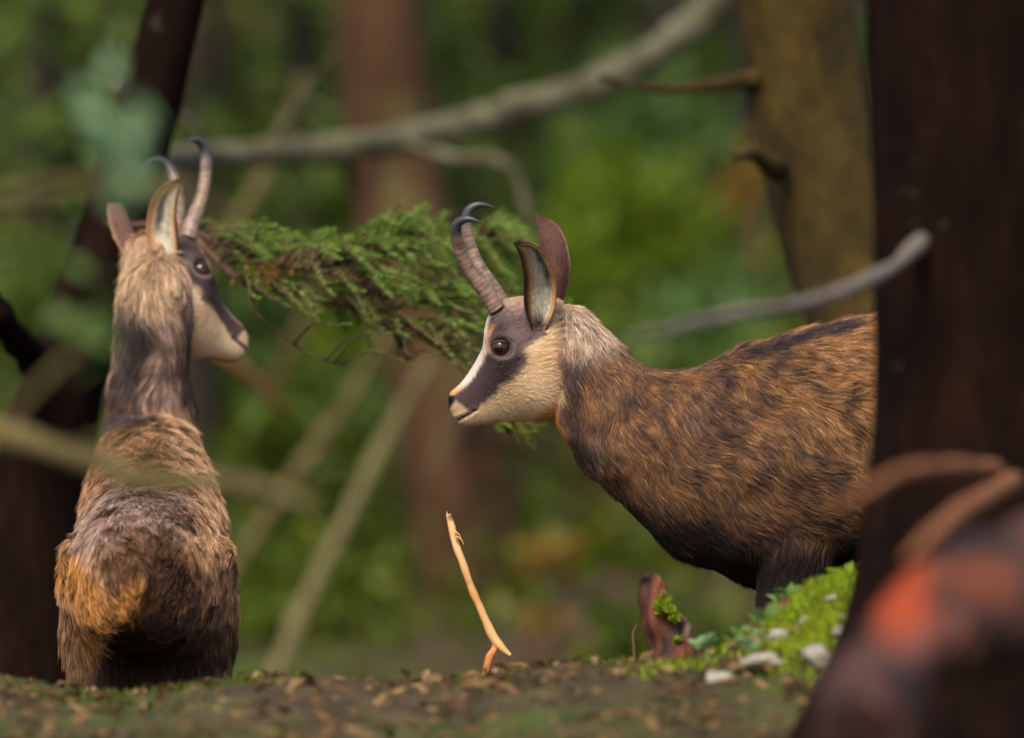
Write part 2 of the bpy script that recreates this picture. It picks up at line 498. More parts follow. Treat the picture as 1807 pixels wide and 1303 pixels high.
def head_color(h, cut=0):
    px, py = trace_px(h)
    n1 = noise3(h, 160, 21); n2 = noise3(h, 420, 22)
    jx = px + 2.5 * n1 + 1.2 * n2; jy = py + 2.5 * noise3(h, 170, 23)
    c = np.tile(np.array([.22, .145, .125]), (len(h), 1))
    cream = np.array([.86, .60, .36])
    # crown of the head
    c = mixc(c, (.46, .31, .23), poly_mask(jx, jy, [(876, 540), (880, 510), (990, 500), (1010, 540), (960, 575), (930, 548), (905, 552)], 10))
    # cheek and jaw
    m = poly_mask(jx, jy, [(838, 725), (852, 712), (880, 686), (903, 668), (920, 640), (934, 612), (958, 594), (968, 560), (1010, 560), (1010, 800), (780, 800), (790, 748), (822, 738)], 5)
    c = mixc(c, cream, m)
    c = mixc(c, (.58, .30, .085), smooth(700, 765, jy + .25 * (jx - 930)) * smooth(870, 930, jx) * m * .85)
    c = mixc(c, (.52, .20, .035), smooth(30, 8, line_dist(jx, jy, [(955, 745), (975, 730), (990, 770)])) * .8)
    c = mixc(c, (.56, .34, .16), smooth(752, 762, jy) * smooth(900, 860, jx) * .5)
    # nose bridge
    bridge = poly_mask(jx, jy, [(775, 700), (785, 680), (830, 630), (850, 585), (852, 540), (861, 545), (860, 585), (860, 620), (848, 648), (826, 680), (802, 701), (792, 702)], 3)
    bc = mixc(np.tile(np.array([.78, .64, .56]), (len(h), 1)), (.62, .33, .12), smooth(672, 694, py))
    c = c * (1 - bridge[:, None]) + bc * bridge[:, None]
    # dark face stripe
    d = poly_mask(jx, jy, [(799, 702), (822, 686), (843, 660), (857, 634), (868, 604), (863, 582), (861, 545), (868, 532), (884, 538), (900, 556), (925, 565), (945, 556), (950, 575), (938, 600), (921, 612), (914, 640), (893, 668), (862, 697), (846, 716), (836, 723), (820, 729), (808, 714)], 4)
    c = mixc(c, (.078, .050, .052), d * .95)
    c = mixc(c, (.20, .14, .13), smooth(32, 8, line_dist(jx, jy, [(880, 552), (905, 566), (918, 588)])) * .75)
    # brow spot, lip patch, orbit ring
    c = mixc(c, (.56, .33, .15), poly_mask(jx, jy, [(861, 583), (871, 574), (872, 580), (866, 592), (863, 610), (865, 624), (860, 620), (857, 602)], 2.5) * .8)
    lip = poly_mask(jx, jy, [(784, 728), (796, 712), (806, 706), (814, 716), (828, 728), (836, 726), (820, 738), (800, 744), (786, 740)], 2.5)
    c = mixc(c, (.58, .38, .23), lip)
    er = np.hypot((px - 886) / 1.15, (py - 614))
    c = mixc(c, (.27, .225, .22), smooth(4, 0, np.abs(er - 20)) * smooth(860, 890, px) * smooth(595, 612, py) * .55)
    # nose pad and mouth slit
    c = mixc(c, (.012, .011, .013), poly_mask(px, py, [(774, 703), (787, 696), (803, 698), (800, 711), (792, 724), (783, 730), (774, 722)], 1.5))
    c = mixc(c, (.03, .02, .02), smooth(2.6, 1.0, line_dist(px, py, [(800, 744), (812, 740), (824, 733), (839, 724)])))
    # dark ear pit
    c = mixc(c, (.03, .018, .014), poly_mask(px, py, [(924, 545), (935, 545), (950, 562), (958, 575), (940, 580), (928, 562)], 5))
    w = 1 - np.maximum(smooth(968, 996, px + cut + 4 * n1 - .04 * (py - 650)), smooth(770, 790, py))
    return c, w

def speckle(P, seed):
    return .5 * noise3(P, 110, seed) + .45 * noise3(P, 260, seed + 1) + .28 * noise3(P, 28, seed + 2)

def color_right(P, N):
    px, py = to_px(P)
    s = speckle(P, 40)
    gold = np.array([.42, .205, .080]); dark = np.array([.085, .052, .045])
    c = gold + (dark - gold) * smooth(-1.25, 1.6, s + .22)[:, None]
    # more golden along the upper flank towards the rear
    c = mixc(c, (.47, .24, .10), smooth(1280, 1500, px) * smooth(880, 700, py) * smooth(.9, -.6, s) * .7)
    # greyish neck side and shoulder seam
    c = mixc(c, (.12, .085, .08), smooth(1120, 1030, px) * smooth(.9, -.2, noise3(P, 40, 45)) * .5)
    c = mixc(c, (.058, .044, .045), smooth(34, 6, line_dist(px, py, [(1000, 640), (1000, 690), (1008, 750), (1030, 790)])) * .85)
    c = mixc(c, (.070, .050, .050), smooth(40, 8, line_dist(px, py, [(1262, 650), (1240, 710), (1215, 770), (1200, 820)]) + 9 * noise3(P, 60, 46)) * .45)
    c = mixc(c, (.10, .065, .055), smooth(20, 5, line_dist(px, py, [(1060, 585), (1130, 640), (1200, 648), (1260, 632)])) * .7)
    # nape
    c = mixc(c, (.58, .42, .31), poly_mask(px, py, [(940, 480), (1010, 500), (1060, 545), (1080, 600), (1045, 625), (1000, 610), (985, 600), (975, 580)], 22) * .95)
    # throat
    c = mixc(c, (.50, .20, .04), smooth(26, 6, line_dist(px, py, [(950, 745), (972, 755), (990, 785)])) * .85)
    # dark underside coat, led into by form shading painted in the colour
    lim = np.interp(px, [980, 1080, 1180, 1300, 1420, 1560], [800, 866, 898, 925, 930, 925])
    c = mixc(c, (.060, .032, .020), smooth(-150, 0, py - lim + 16 * noise3(P, 35, 49)) * .6)  # painted form shading, browner and darker towards the belly
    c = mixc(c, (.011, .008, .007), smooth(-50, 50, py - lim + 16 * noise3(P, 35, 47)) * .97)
    # dorsal stripe
    top = np.interp(px, [1270, 1400, 1545, 1700, 2150], [640, 606, 574, 545, 560])
    c = mixc(c, (.045, .036, .042), smooth(10, 3, np.abs(py - top) + 2.5 * noise3(P, 60, 48)) * smooth(1260, 1330, px) * .9)
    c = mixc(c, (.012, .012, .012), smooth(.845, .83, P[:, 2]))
    return c

def color_left(P, N):
    px, py = to_px(P)
    s = speckle(P, 60)
    a = np.array([.56, .31, .165]); b = np.array([.12, .060, .034])
    c = a + (b - a) * smooth(-1.0, 1.2, s)[:, None]
    neck = smooth(730, 690, py)
    c = mixc(c, (.36, .245, .20), neck * .8)
    c = mixc(c, (.055, .042, .048), smooth(40, 12, line_dist(px, py, [(242, 560), (238, 630), (215, 700)]) + 6 * noise3(P, 60, 61)) * .85)
    c = mixc(c, (.055, .040, .045), smooth(26, 6, line_dist(px, py, [(318, 545), (338, 600), (340, 720)]) + 4 * noise3(P, 60, 62)) * .85)
    c = mixc(c, (.60, .40, .24), smooth(575, 500, py + 10 * noise3(P, 50, 63)) * smooth(330, 290, px) * .9)
    c = mixc(c, (.50, .35, .28), smooth(28, 5, line_dist(px, py, [(285, 560), (288, 640), (300, 700)]) + 6 * noise3(P, 60, 69)) * .7)
    # withers
    c = mixc(c, (.46, .23, .085), smooth(15, 3, line_dist(px, py, [(150, 737), (205, 708), (235, 694)]) + 5 * noise3(P, 70, 67)) * .55)
    c = mixc(c, (.46, .23, .085), smooth(26, 5, line_dist(px, py, [(290, 728), (330, 735)]) + 6 * noise3(P, 60, 68)) * .5)
    c = mixc(c, (.045, .042, .055), poly_mask(px, py, [(150, 750), (235, 698), (285, 725), (262, 750), (205, 760)], 9) * .9)
    c = mixc(c, (.58, .37, .23), smooth(60, 10, line_dist(px, py, [(300, 740), (360, 830), (390, 930)])) * smooth(.8, -.5, s) * .8)
    # rump
    c = mixc(c, (.42, .31, .27), smooth(70, 15, line_dist(px, py, [(165, 930), (230, 890), (290, 910)])) * smooth(.9, -.4, s) * .9)
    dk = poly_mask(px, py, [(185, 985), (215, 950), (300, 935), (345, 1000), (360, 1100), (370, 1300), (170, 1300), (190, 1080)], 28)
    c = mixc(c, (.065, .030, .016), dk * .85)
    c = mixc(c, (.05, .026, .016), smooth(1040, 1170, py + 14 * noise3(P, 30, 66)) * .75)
    c = mixc(c, (.46, .205, .055), smooth(42, 12, line_dist(px, py, [(130, 1000), (170, 1060), (165, 1120), (225, 1050)]) + 10 * noise3(P, 40, 64)) * .85)
    c = mixc(c, (.035, .022, .018), smooth(34, 10, line_dist(px, py, [(210, 1130), (190, 1200), (240, 1260)])) * .8)
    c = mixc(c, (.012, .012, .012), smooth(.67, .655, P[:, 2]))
    return c

def body_section(top, bot, hw, d=D0, k=0, inset=9, lean=-.16):
    T, B = W(*top, d), W(*bot, d)
    up = T - B; L = np.linalg.norm(up); up = up / L
    up = nrm(up + np.array([0, lean, 0]))
    side = np.array([0, 1., 0]); side = nrm(side - up * (side @ up))
    return np.concatenate([(T + B) / 2, side, up, [(hw - inset) / S, L / 2 - inset / S, k]])

def leg(px, d, pts):
    """limb from (py, dx, radius) joints given in pixels at depth d"""
    P = np.array([W(px + dx, py, d + dd) for py, dx, r, dd in pts])
    return tube(P, np.array([r / S for _, _, r, _ in pts]), 14, len(pts) * 6)

def remesh(parts, voxel, name):
    mb = MB()
    for V, F in parts:
        mb.add(V, F)
    o = mb.build(name + '_rough', None)
    m = o.modifiers.new('r', 'REMESH'); m.mode = 'VOXEL'; m.voxel_size = voxel; m.adaptivity = 0
    s = o.modifiers.new('s', 'SMOOTH'); s.factor = .5; s.iterations = 5
    dg = bpy.context.evaluated_depsgraph_get()
    me = bpy.data.meshes.new_from_object(o.evaluated_get(dg))
    old = o.data
    bpy.data.objects.remove(o); bpy.data.meshes.remove(old)
    me.name = name
    return me

def mesh_arrays(me):
    V = np.empty(len(me.vertices) * 3, np.float32); me.vertices.foreach_get('co', V)
    me.calc_loop_triangles()
    T = np.empty(len(me.loop_triangles) * 3, np.int32); me.loop_triangles.foreach_get('vertices', T)
    return V.reshape(-1, 3).astype(float), T.reshape(-1, 3)

def vnormals(V, T):
    fn = np.cross(V[T[:, 1]] - V[T[:, 0]], V[T[:, 2]] - V[T[:, 0]])
    N = np.zeros_like(V)
    for k in range(3):
        for ax in range(3):
            N[:, ax] += np.bincount(T[:, k], fn[:, ax], len(V))
    return nrm(N)

def set_color(me, C):
    at = me.attributes.new('col', 'FLOAT_COLOR', 'POINT')
    at.data.foreach_set('color', np.hstack([np.clip(C, 0, 1), np.ones((len(C), 1))]).astype(np.float32).ravel())

def make_coat(name, parent, parts, n, seed, width=.00034):
    """fur strands rooted on several surfaces; parts: dict V T N C comb len dens"""
    r = np.random.RandomState(seed)
    area = []
    for p in parts:
        v = p['V'][p['T']]
        a = .5 * np.linalg.norm(np.cross(v[:, 1] - v[:, 0], v[:, 2] - v[:, 0]), axis=1)
        area.append(a * p['dens'][p['T']].mean(1))
    tot = sum(a.sum() for a in area)
    Ps, Cs, Rad = [], [], []
    K = 4
    tt = np.linspace(0, 1, K)
    for p, a in zip(parts, area):
        m = int(n * a.sum() / tot)
        if m < 3:
            continue
        f = r.choice(len(a), m, p=a / a.sum())
        u, v = r.rand(m), r.rand(m)
        sw = u + v > 1; u[sw], v[sw] = 1 - u[sw], 1 - v[sw]
        b = np.stack([1 - u - v, u, v], -1)[:, :, None]
        tri = p['T'][f]
        pos = (p['V'][tri] * b).sum(1); N = nrm((p['N'][tri] * b).sum(1)); C = (p['C'][tri] * b).sum(1)
        cb = (p['comb'][tri] * b).sum(1)
        L = (p['len'][tri] * b[:, :, 0]).sum(1) * np.where(r.rand(m) < .05, r.uniform(1.2, 1.6, m), r.uniform(.65, 1.25, m))
        cb = nrm(cb - N * (cb * N).sum(1)[:, None])
        bt = np.cross(N, cb)
        ang = .30 * noise3(pos, 45, seed + 1) + .22 * noise3(pos, 120, seed + 2) + r.normal(0, .16, m)
        cb = cb * np.cos(ang)[:, None] + bt * np.sin(ang)[:, None]
        lf0 = p['lift'][tri].mean(1) if isinstance(p.get('lift'), np.ndarray) else p.get('lift', .42)
        lift = (lf0 * (1 + .45 * noise3(pos, 70, seed + 3)) + r.normal(0, .06, m)).clip(.05, 1.1)
        # tufts: strands lean towards the tip of a neighbouring guide strand
        ng = max(8, m // 6)
        gi = r.choice(m, ng, replace=False)
        tip = pos + L[:, None] * (cb * .9 + N * (lift * .62)[:, None])
        kd = kdtree.KDTree(ng)
        for q, idx in enumerate(gi):
            kd.insert(pos[idx], q)
        kd.balance()
        near = np.fromiter((kd.find(x)[1] for x in pos), int, m)
        pull = tip[gi[near]] - tip
        pull *= np.minimum(1, .7 * L / np.maximum(np.linalg.norm(pull, axis=1), 1e-6))[:, None] * .55
        tuft = r.normal(0, 1, ng)[near]
        X = np.empty((m, K, 3))
        for q, t in enumerate(tt):
            X[:, q] = pos + L[:, None] * (cb * (.35 * t + .55 * t * t) + N * (lift * (1.1 * t - .5 * t * t))[:, None]) + pull * t * t
        X -= N[:, None] * .001
        vr = p['vary'][tri].mean(1) if isinstance(p.get('vary'), np.ndarray) else np.full(m, p.get('vary', 1.))
        lum = np.exp((r.normal(0, .30, m) + .24 * tuft) * vr)
        warm = r.normal(0, .06, m)
        C = C * lum[:, None] * np.stack([1 + warm, np.ones(m), 1 - warm], -1)
        Ps.append(X); Cs.append(C)
        rr = width * r.uniform(.7, 1.3, m)[:, None] * np.array([1, .95, .75, .15])[None] * p.get('thick', 1)
        Rad.append(rr)
    X = np.vstack(Ps); C = np.clip(np.vstack(Cs), 0, 1); Rd = np.vstack(Rad)
    hc = bpy.data.hair_curves.new(name)
    hc.add_curves([K] * len(X))
    hc.attributes['position'].data.foreach_set('vector', X.astype(np.float32).ravel())
    ra = hc.attributes.get('radius') or hc.attributes.new('radius', 'FLOAT', 'POINT')
    ra.data.foreach_set('value', Rd.astype(np.float32).ravel())
    ca = hc.attributes.new('col', 'FLOAT_COLOR', 'CURVE')
    ca.data.foreach_set('color', np.hstack([C, np.ones((len(C), 1))]).astype(np.float32).ravel())
    o = bpy.data.objects.new(name, hc)
    col.objects.link(o)
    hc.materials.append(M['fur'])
    attach(o, parent)
    return o

def attach(o, parent):
    o.parent = parent
    o.matrix_parent_inverse = Matrix.Translation(-parent.location)

HORN = [((877, 546), 15.5, -.019), ((859, 519), 14.2, -.021), ((840, 494), 12.8, -.025), ((823, 468), 11.2, -.031), ((811, 440), 10.5, -.037),
        ((805, 415), 10, -.042), ((808, 397), 8.6, -.046), ((821, 389), 6.6, -.049), ((836, 390), 4.2, -.051), ((853, 397), .6, -.053)]

def horn(sign, R, O, sc_):
    pts = np.array([hpt(*p, ly) for p, r, ly in HORN]); rad = np.array([r / S for p, r, ly in HORN])
    nr, ns = 130, 18
    A = catmull(np.hstack([pts, rad[:, None]]), nr)
    u = np.linspace(0, 1, nr)
    ring = np.sin(u * 210 + 2.2 * np.sin(u * 23)) * .022 * smooth(.66, .45, u) + np.sin(u * 77) * .012 * smooth(.7, .5, u)
    A[:, 3] = np.maximum(A[:, 3], .0004) * (1 + ring)
    V, F = tube(A[:, :3], A[:, 3], ns, nr)
    V[:, 1] *= 1
    uu = np.concatenate([np.repeat(u, ns), [0, 1]])
    lo = np.array([.22, .145, .105]); hi = np.array([.040, .040, .046])
    C = lo + (hi - lo) * smooth(.42, .66, uu + .05 * noise3(V, 200, 5))[:, None]
    C = C * (1 + .30 * noise3(V, 300, 6) * smooth(.7, .4, uu) + .7 * np.concatenate([np.repeat(ring / .022, ns), [0, 0]]) * .14)[:, None]
    V[:, 1] *= sign
    if sign < 0:
        F = [f[:, ::-1] for f in F]
    mb = MB().add((V * sc_) @ R.T + O, F, np.clip(C, .01, 1))
    return mb

EAR_F = [(940, 582), (929, 550), (926, 522), (926, 492), (921, 462), (915, 444), (909, 433)]
EAR_B = [(962, 582), (977, 548), (981, 520), (978, 490), (966, 458), (944, 438), (912, 432)]
def ear(sign, R, O, sc_, turn):
    nt_, ns_ = 26, 15
    F_ = catmull(np.array(EAR_F, float), nt_); B_ = catmull(np.array(EAR_B, float), nt_)
    t = np.linspace(0, 1, nt_); s = np.linspace(-1, 1, ns_)
    V = np.zeros((nt_, ns_, 3))
    for a in range(nt_):
        ly = -.040 - .050 * t[a]
        f, b = hpt(*F_[a], ly), hpt(*B_[a], ly + .004)
        cup = .022 * (math.sin(math.pi * min(1, t[a] * .8 + .2)) ** .8) * (.25 + .75 * min(1, t[a] / .35))
        for q in range(ns_):
            x = (s[q] + 1) / 2
            V[a, q] = f * (1 - x) + b * x + np.array([0, cup * (1 - s[q] ** 2) - .003 * abs(s[q]) ** 4, 0])
    piv = V[0, ns_ // 2].copy()
    V = ((V - piv) * turn[2]) @ (rot('Z', turn[0]) @ rot('Y', turn[1])).T + piv + np.array(turn[3:6])
    T_, S_ = np.meshgrid(t, s, indexing='ij')
    Vi = V.reshape(-1, 3); tf, sf = T_.ravel(), S_.ravel()
    i, j = np.meshgrid(np.arange(nt_ - 1), np.arange(ns_ - 1), indexing='ij')
    a = (i * ns_ + j).reshape(-1)
    q = np.stack([a, a + 1, a + ns_ + 1, a + ns_], -1)
    tri = np.vstack([q[:, [0, 1, 2]], q[:, [0, 2, 3]]])
    N = vnormals(Vi, tri)
    if N[:, 1].mean() > 0:
        q = q[:, ::-1]; N = -N
    th = .0035 * (1 - .6 * np.abs(sf) ** 3)
    Vo = Vi - N * th[:, None]
    n = len(Vi)
    # colours of the inner and the outer face
    ci = np.tile(np.array([.86, .78, .66]), (n, 1))
    ci = mixc(ci, (.09, .075, .07), smooth(.36, .08, np.abs(sf - .28 + .5 * (tf - .6))) * smooth(.25, .5, tf) * smooth(.97, .7, tf) * .9)
    ci = mixc(ci, (.58, .28, .075), np.maximum(smooth(.45, .8, np.abs(sf)), smooth(.72, .92, tf)) * .9)
    ci = mixc(ci, (.035, .018, .012), np.maximum(smooth(-.76, -.90, sf), smooth(.90, .98, tf)) * .95)
    ci = mixc(ci, (.035, .018, .012), smooth(.14, .0, tf) * .9)
    co = np.tile(np.array([.115, .052, .042]), (n, 1))
    co = mixc(co, (.30, .18, .11), smooth(.86, .97, sf) * .8)
    edge = np.concatenate([np.arange(ns_), np.arange(1, nt_) * ns_ + ns_ - 1, (nt_ - 1) * ns_ + np.arange(ns_ - 2, -1, -1), np.arange(nt_ - 2, 0, -1) * ns_])
    e2 = np.roll(edge, -1)
    rim = np.stack([edge, e2, e2 + n, edge + n], -1)
    VV = np.vstack([Vi, Vo]); FF = [q, q[:, ::-1] + n, rim]
    C = np.vstack([ci, co]); NN = np.vstack([N, -N])
    comb = np.tile(V[-1, ns_ // 2] - V[0, ns_ // 2], (2 * n, 1))
    length = np.concatenate([.006 + .012 * smooth(.8, .2, np.abs(sf)) * smooth(.9, .5, tf), np.full(n, .0055)])
    for arr in (VV, NN, comb):
        arr[:, 1] *= sign
    VV = (VV * sc_) @ R.T + O; NN = NN @ R.T; comb = nrm(comb @ R.T)
    qq = np.vstack([q, q[:, ::-1] + n])
    TT = np.vstack([qq[:, [0, 1, 2]], qq[:, [0, 2, 3]]])
    if sign < 0:
        FF = [f[:, ::-1] for f in FF]; TT = TT[:, ::-1]
    mb = MB().add(VV, FF, C)
    return mb, dict(V=VV, T=TT, N=NN, C=C, comb=comb, len=length, dens=np.full(2 * n, 4.0), lift=.30, vary=.5, thick=.8)

EYE_R = 17.5 / S
def eye(sign, R, O, sc_, cen):
    """eyeball and eyelid around the head-space centre"""
    th, ph = np.meshgrid(np.linspace(0, math.pi, 33), np.linspace(0, 2 * math.pi, 48, endpoint=False), indexing='ij')
    L = np.stack([np.sin(th) * np.cos(ph), -np.cos(th), np.sin(th) * np.sin(ph)], -1).reshape(-1, 3)   # pole towards -y
    V = L * EYE_R
    V[:, 1] *= np.where(L[:, 1] < -.75, 1.06, 1)
    ax = np.arctan2(L[:, 0] + .10, -L[:, 1]); az = np.arctan2(L[:, 2], -L[:, 1])
    C = np.tile(np.array([.022, .012, .010]), (len(V), 1))
    rr = np.hypot(ax, az)
    C = mixc(C, (.050, .011, .006), smooth(.95, .78, rr))
    C = mixc(C, (.15, .032, .009), smooth(.35, .7, rr) * smooth(.9, .7, rr) * smooth(.3, -.5, az) * .8)
    C = mixc(C, (.008, .006, .006), smooth(1.08, .92, np.hypot(ax / .52, az / .30)))
    F = ring_faces(33, 48)
    ball = (V, F, C)
    # lid
    n, k = 48, 7
    VL, CL = [], []
    for q in range(k):
        f = q / (k - 1)
        for p in range(n):
            t = 2 * math.pi * p / n
            a = (17.6 + 7 * f) / S; b = (12.4 + 7 * f) / S
            x = a * math.cos(t) * (1 + .05 * math.cos(t)); z = b * math.sin(t) + .08 * x
            rad = EYE_R * (1.085 if f > 0 else 1.02)
            y = -math.sqrt(max(rad ** 2 - min(x * x + z * z, (rad * .93) ** 2), 0)) + .010 * f ** 1.6
            VL.append((x, y, z))
            CL.append((.012, .009, .009) if f < .25 else (.07, .052, .052))
    lid = (np.array(VL), ring_faces(k, n), np.array(CL))
    out = []
    for V, F, C in (ball, lid):
        V = V + cen
        V[:, 1] *= sign
        if sign < 0: F = F[:, ::-1]
        out.append(MB().add((V * sc_) @ R.T + O, F, C))
    return out

def make_chamois(name, label, base, body_parts, spine, limbs, R, O, sc_, color_fn, n_hair, seed, ear_turn=((0, 0, 1, 0, 0, 0), (0, 0, 1, 0, 0, 0)), dens_fn=None, cut=0):
    root = empty(name, base, label, 'chamois')
    hv, hf = head_loft()
    me = remesh(body_parts + [((hv * sc_) @ R.T + O, hf)], .0034, 'body')
    V, T = mesh_arrays(me)
    h = ((V - O) @ R) / sc_
    mk = smooth(.13, .19, np.linalg.norm(h - np.array([-.01, 0, 0]), axis=1))[:, None]
    E = np.vstack([T[:, [0, 1]], T[:, [1, 2]], T[:, [2, 0]]])
    E = np.vstack([E, E[:, ::-1]])
    deg = np.bincount(E[:, 0], minlength=len(V))[:, None]
    for it in range(36):
        A_ = np.stack([np.bincount(E[:, 0], V[E[:, 1], ax], len(V)) for ax in range(3)], -1) / np.maximum(deg, 1)
        V = V + (A_ - V) * .6 * mk
    N = vnormals(V, T)
    h = ((V - O) @ R) / sc_
    inhead = np.linalg.norm(h - np.array([-.01, 0, 0]), axis=1) < .17
    px, py = trace_px(h)
    hy = np.abs(h[:, 1])
    # eye centre from the surface
    e = inhead & (np.hypot(px - 884, py - 613) < 7) & (hy > .02)
    ly = -(hy[e].mean() if e.any() else .05)
    cen = hpt(884, 613, ly + .0118)
    # sockets, mouth, nostrils
    disp = np.zeros(len(V))
    er = np.hypot((px - 884) / 1.2, py - 613)
    side_ = inhead & (hy > .02)
    disp += np.where(side_, -.0085 * smooth(17, 10, er) + .0010 * smooth(9, 0, np.abs(er - 24)), 0)
    disp += np.where(inhead, -.0030 * smooth(3.2, 1, line_dist(px, py, [(799, 745), (812, 740), (824, 733), (838, 724)])), 0)
    disp += np.where(inhead & (hy > .006), -.004 * smooth(6, 2, np.hypot((px - 790) / 1.3, py - 710)), 0)
    disp += np.where(inhead, .0015 * smooth(6, 0, np.abs(line_dist(px, py, [(799, 737), (824, 727), (838, 718)]))), 0)
    V = V + N * disp[:, None] * sc_
    me.vertices.foreach_set('co', V.astype(np.float32).ravel())
    me.update()
    N = vnormals(V, T)
    # colour
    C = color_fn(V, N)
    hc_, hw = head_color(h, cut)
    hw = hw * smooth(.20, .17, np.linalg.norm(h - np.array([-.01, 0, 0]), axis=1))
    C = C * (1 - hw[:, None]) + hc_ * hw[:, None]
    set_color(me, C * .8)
    # combing: along the spine to the tail, down the limbs, from nose to nape
    path = catmull(np.array(spine), 60)
    tang = nrm(np.gradient(path, axis=0))
    pp, tg, wt = [path], [tang], [np.zeros(60)]
    for L_ in limbs:
        q = catmull(np.array(L_), 24)
        pp.append(q); tg.append(nrm(np.gradient(q, axis=0))); wt.append(np.full(24, .02))
    pp, tg, wt = np.vstack(pp), np.vstack(tg), np.concatenate(wt)
    best = np.full(len(V), 1e9); cb = np.zeros_like(V)
    for a in range(len(pp)):
        dd = np.linalg.norm(V - pp[a], axis=1) + wt[a]
        m = dd < best
        best[m] = dd[m]; cb[m] = tg[a]
    cb = cb + np.array([0, 0, -.75])
    hcomb = np.tile(np.array([.80, 0, .42]), (len(V), 1))
    hcomb[:, 2] += -.9 * smooth(640, 720, py)
    hcomb = nrm(hcomb) @ R.T
    hw3 = smooth(1.0, .0, 1 - hw)[:, None]
    cb = nrm(cb) * (1 - hw3) + hcomb * hw3
    hl = .0042 + .006 * smooth(815, 900, px) + .003 * smooth(930, 990, px)
    hl = hl * (1 - .55 * smooth(32, 22, er))
    lowz = smooth(base[2] + .42, base[2] + .30, V[:, 2])
    bl = (.027 + .005 * noise3(V, 12, 9)) * (1 - .5 * lowz)
    ln = hl * hw + bl * (1 - hw)
    ln = ln * np.where(side_ & (er < 16), .02, 1)
    pad = inhead & (px < 800) & (py < 728) & (py > 699)
    ln = np.where(pad & (C[:, 0] < .03), 0, ln)
    dens = 1 + 2.6 * hw
    dens = dens * np.where(N[:, 1] > .25, .3, 1)
    if dens_fn is not None:
        dens = dens * dens_fn(V)
    dens = np.where(ln < .001, 0, dens)
    parts = [dict(V=V, T=T, N=N, C=C, comb=cb, len=ln * sc_, dens=dens, vary=1 - .75 * hw, lift=.44 - .30 * hw)]
    body = bpy.data.objects.new('body', me)
    col.objects.link(body)
    me.materials.append(M['coat_skin'])
    me.polygons.foreach_set('use_smooth', np.full(len(me.polygons), True))
    attach(body, root)
    for sgn, tn in zip((1, -1), ear_turn):
        attach(horn(sgn, R, O, sc_).build('horn', M['horn']), root)
        mb, part = ear(sgn, R, O, sc_, tn)
        attach(mb.build('ear', M['ear_skin']), root)
        parts.append(part)
        ball, lid = eye(sgn, R, O, sc_, cen)
        eo = ball.build('eye', M['eye']); attach(eo, root)
        lo = lid.build('eyelid', M['coat_skin']); lo.parent = eo
        lo.matrix_parent_inverse = Matrix.Identity(4)
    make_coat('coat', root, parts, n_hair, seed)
    return root

# ---- the chamois in profile
RIGHT = [((950, 545), (935, 715), 40), ((985, 530), (966, 742), 58), ((1030, 549), (998, 786), 72), ((1078, 594), (1034, 830), 82), ((1130, 636), (1080, 876), 92), ((1190, 650), (1138, 934), 106),
         ((1250, 636), (1195, 986), 124), ((1315, 608), (1262, 1014), 142), ((1400, 584), (1345, 1040), 156), ((1480, 565), (1440, 1012), 162), ((1560, 548), (1530, 988), 166),
         ((1700, 522), (1690, 955), 168), ((1850, 506), (1850, 925), 168), ((1990, 512), (1995, 900), 160), ((2090, 545), (2090, 860), 130), ((2140, 600), (2135, 790), 70)]
sec_r = np.array([body_section(*s) for s in RIGHT])
body_r = [loft(sec_r, 110, 56, 2.3)]
base_r = (W(1700, 1450)[0], 0, .775)
fl = [(880, 30, 70, .03), (1000, 8, 62, .02), (1090, -14, 42, 0), (1230, -4, 27, 0), (1280, -2, 25, 0), (1390, 4, 16, 0), (1425, 2, 19, 0), (1450, -8, 24, 0)]
hl_ = [(800, -40, 90, 0), (930, -10, 74, 0), (1040, 30, 50, 0), (1140, 75, 30, 0), (1190, 82, 28, 0), (1350, 60, 17, 0), (1420, 58, 19, 0), (1450, 46, 24, 0)]
limbs_r = []
for px_, dd, spec in ((1395, 11.925, fl), (1425, 12.06, fl), (2010, 11.91, hl_), (2040, 12.09, hl_)):
    body_r.append(leg(px_, dd, spec))
    limbs_r.append([W(px_ + dx, py, dd) for py, dx, r, e in spec[2:]])
body_r.append(tube([W(2120, 600), W(2165, 640), W(2175, 700)], np.array([26, 22, 8]) / S, 12))
spine_r = [W(1000, 650), W(1040, 700), W(1110, 760), W(1200, 800), W(1400, 800), W(1700, 740), W(2000, 700), W(2130, 690)]
def dens_r(V):
    px, py = to_px(V)
    return np.where((px > 1590) | (py > 1130), .22, 1.0)
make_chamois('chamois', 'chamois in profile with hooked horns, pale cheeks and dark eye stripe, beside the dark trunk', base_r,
             body_r, spine_r, limbs_r, R_HEAD, W(HX, HY), 1.0, color_right, 380000, 100, ((0, 0, 1, 0, 0, 0), (0, 0, 1, 0, 0, 0)), dens_r)

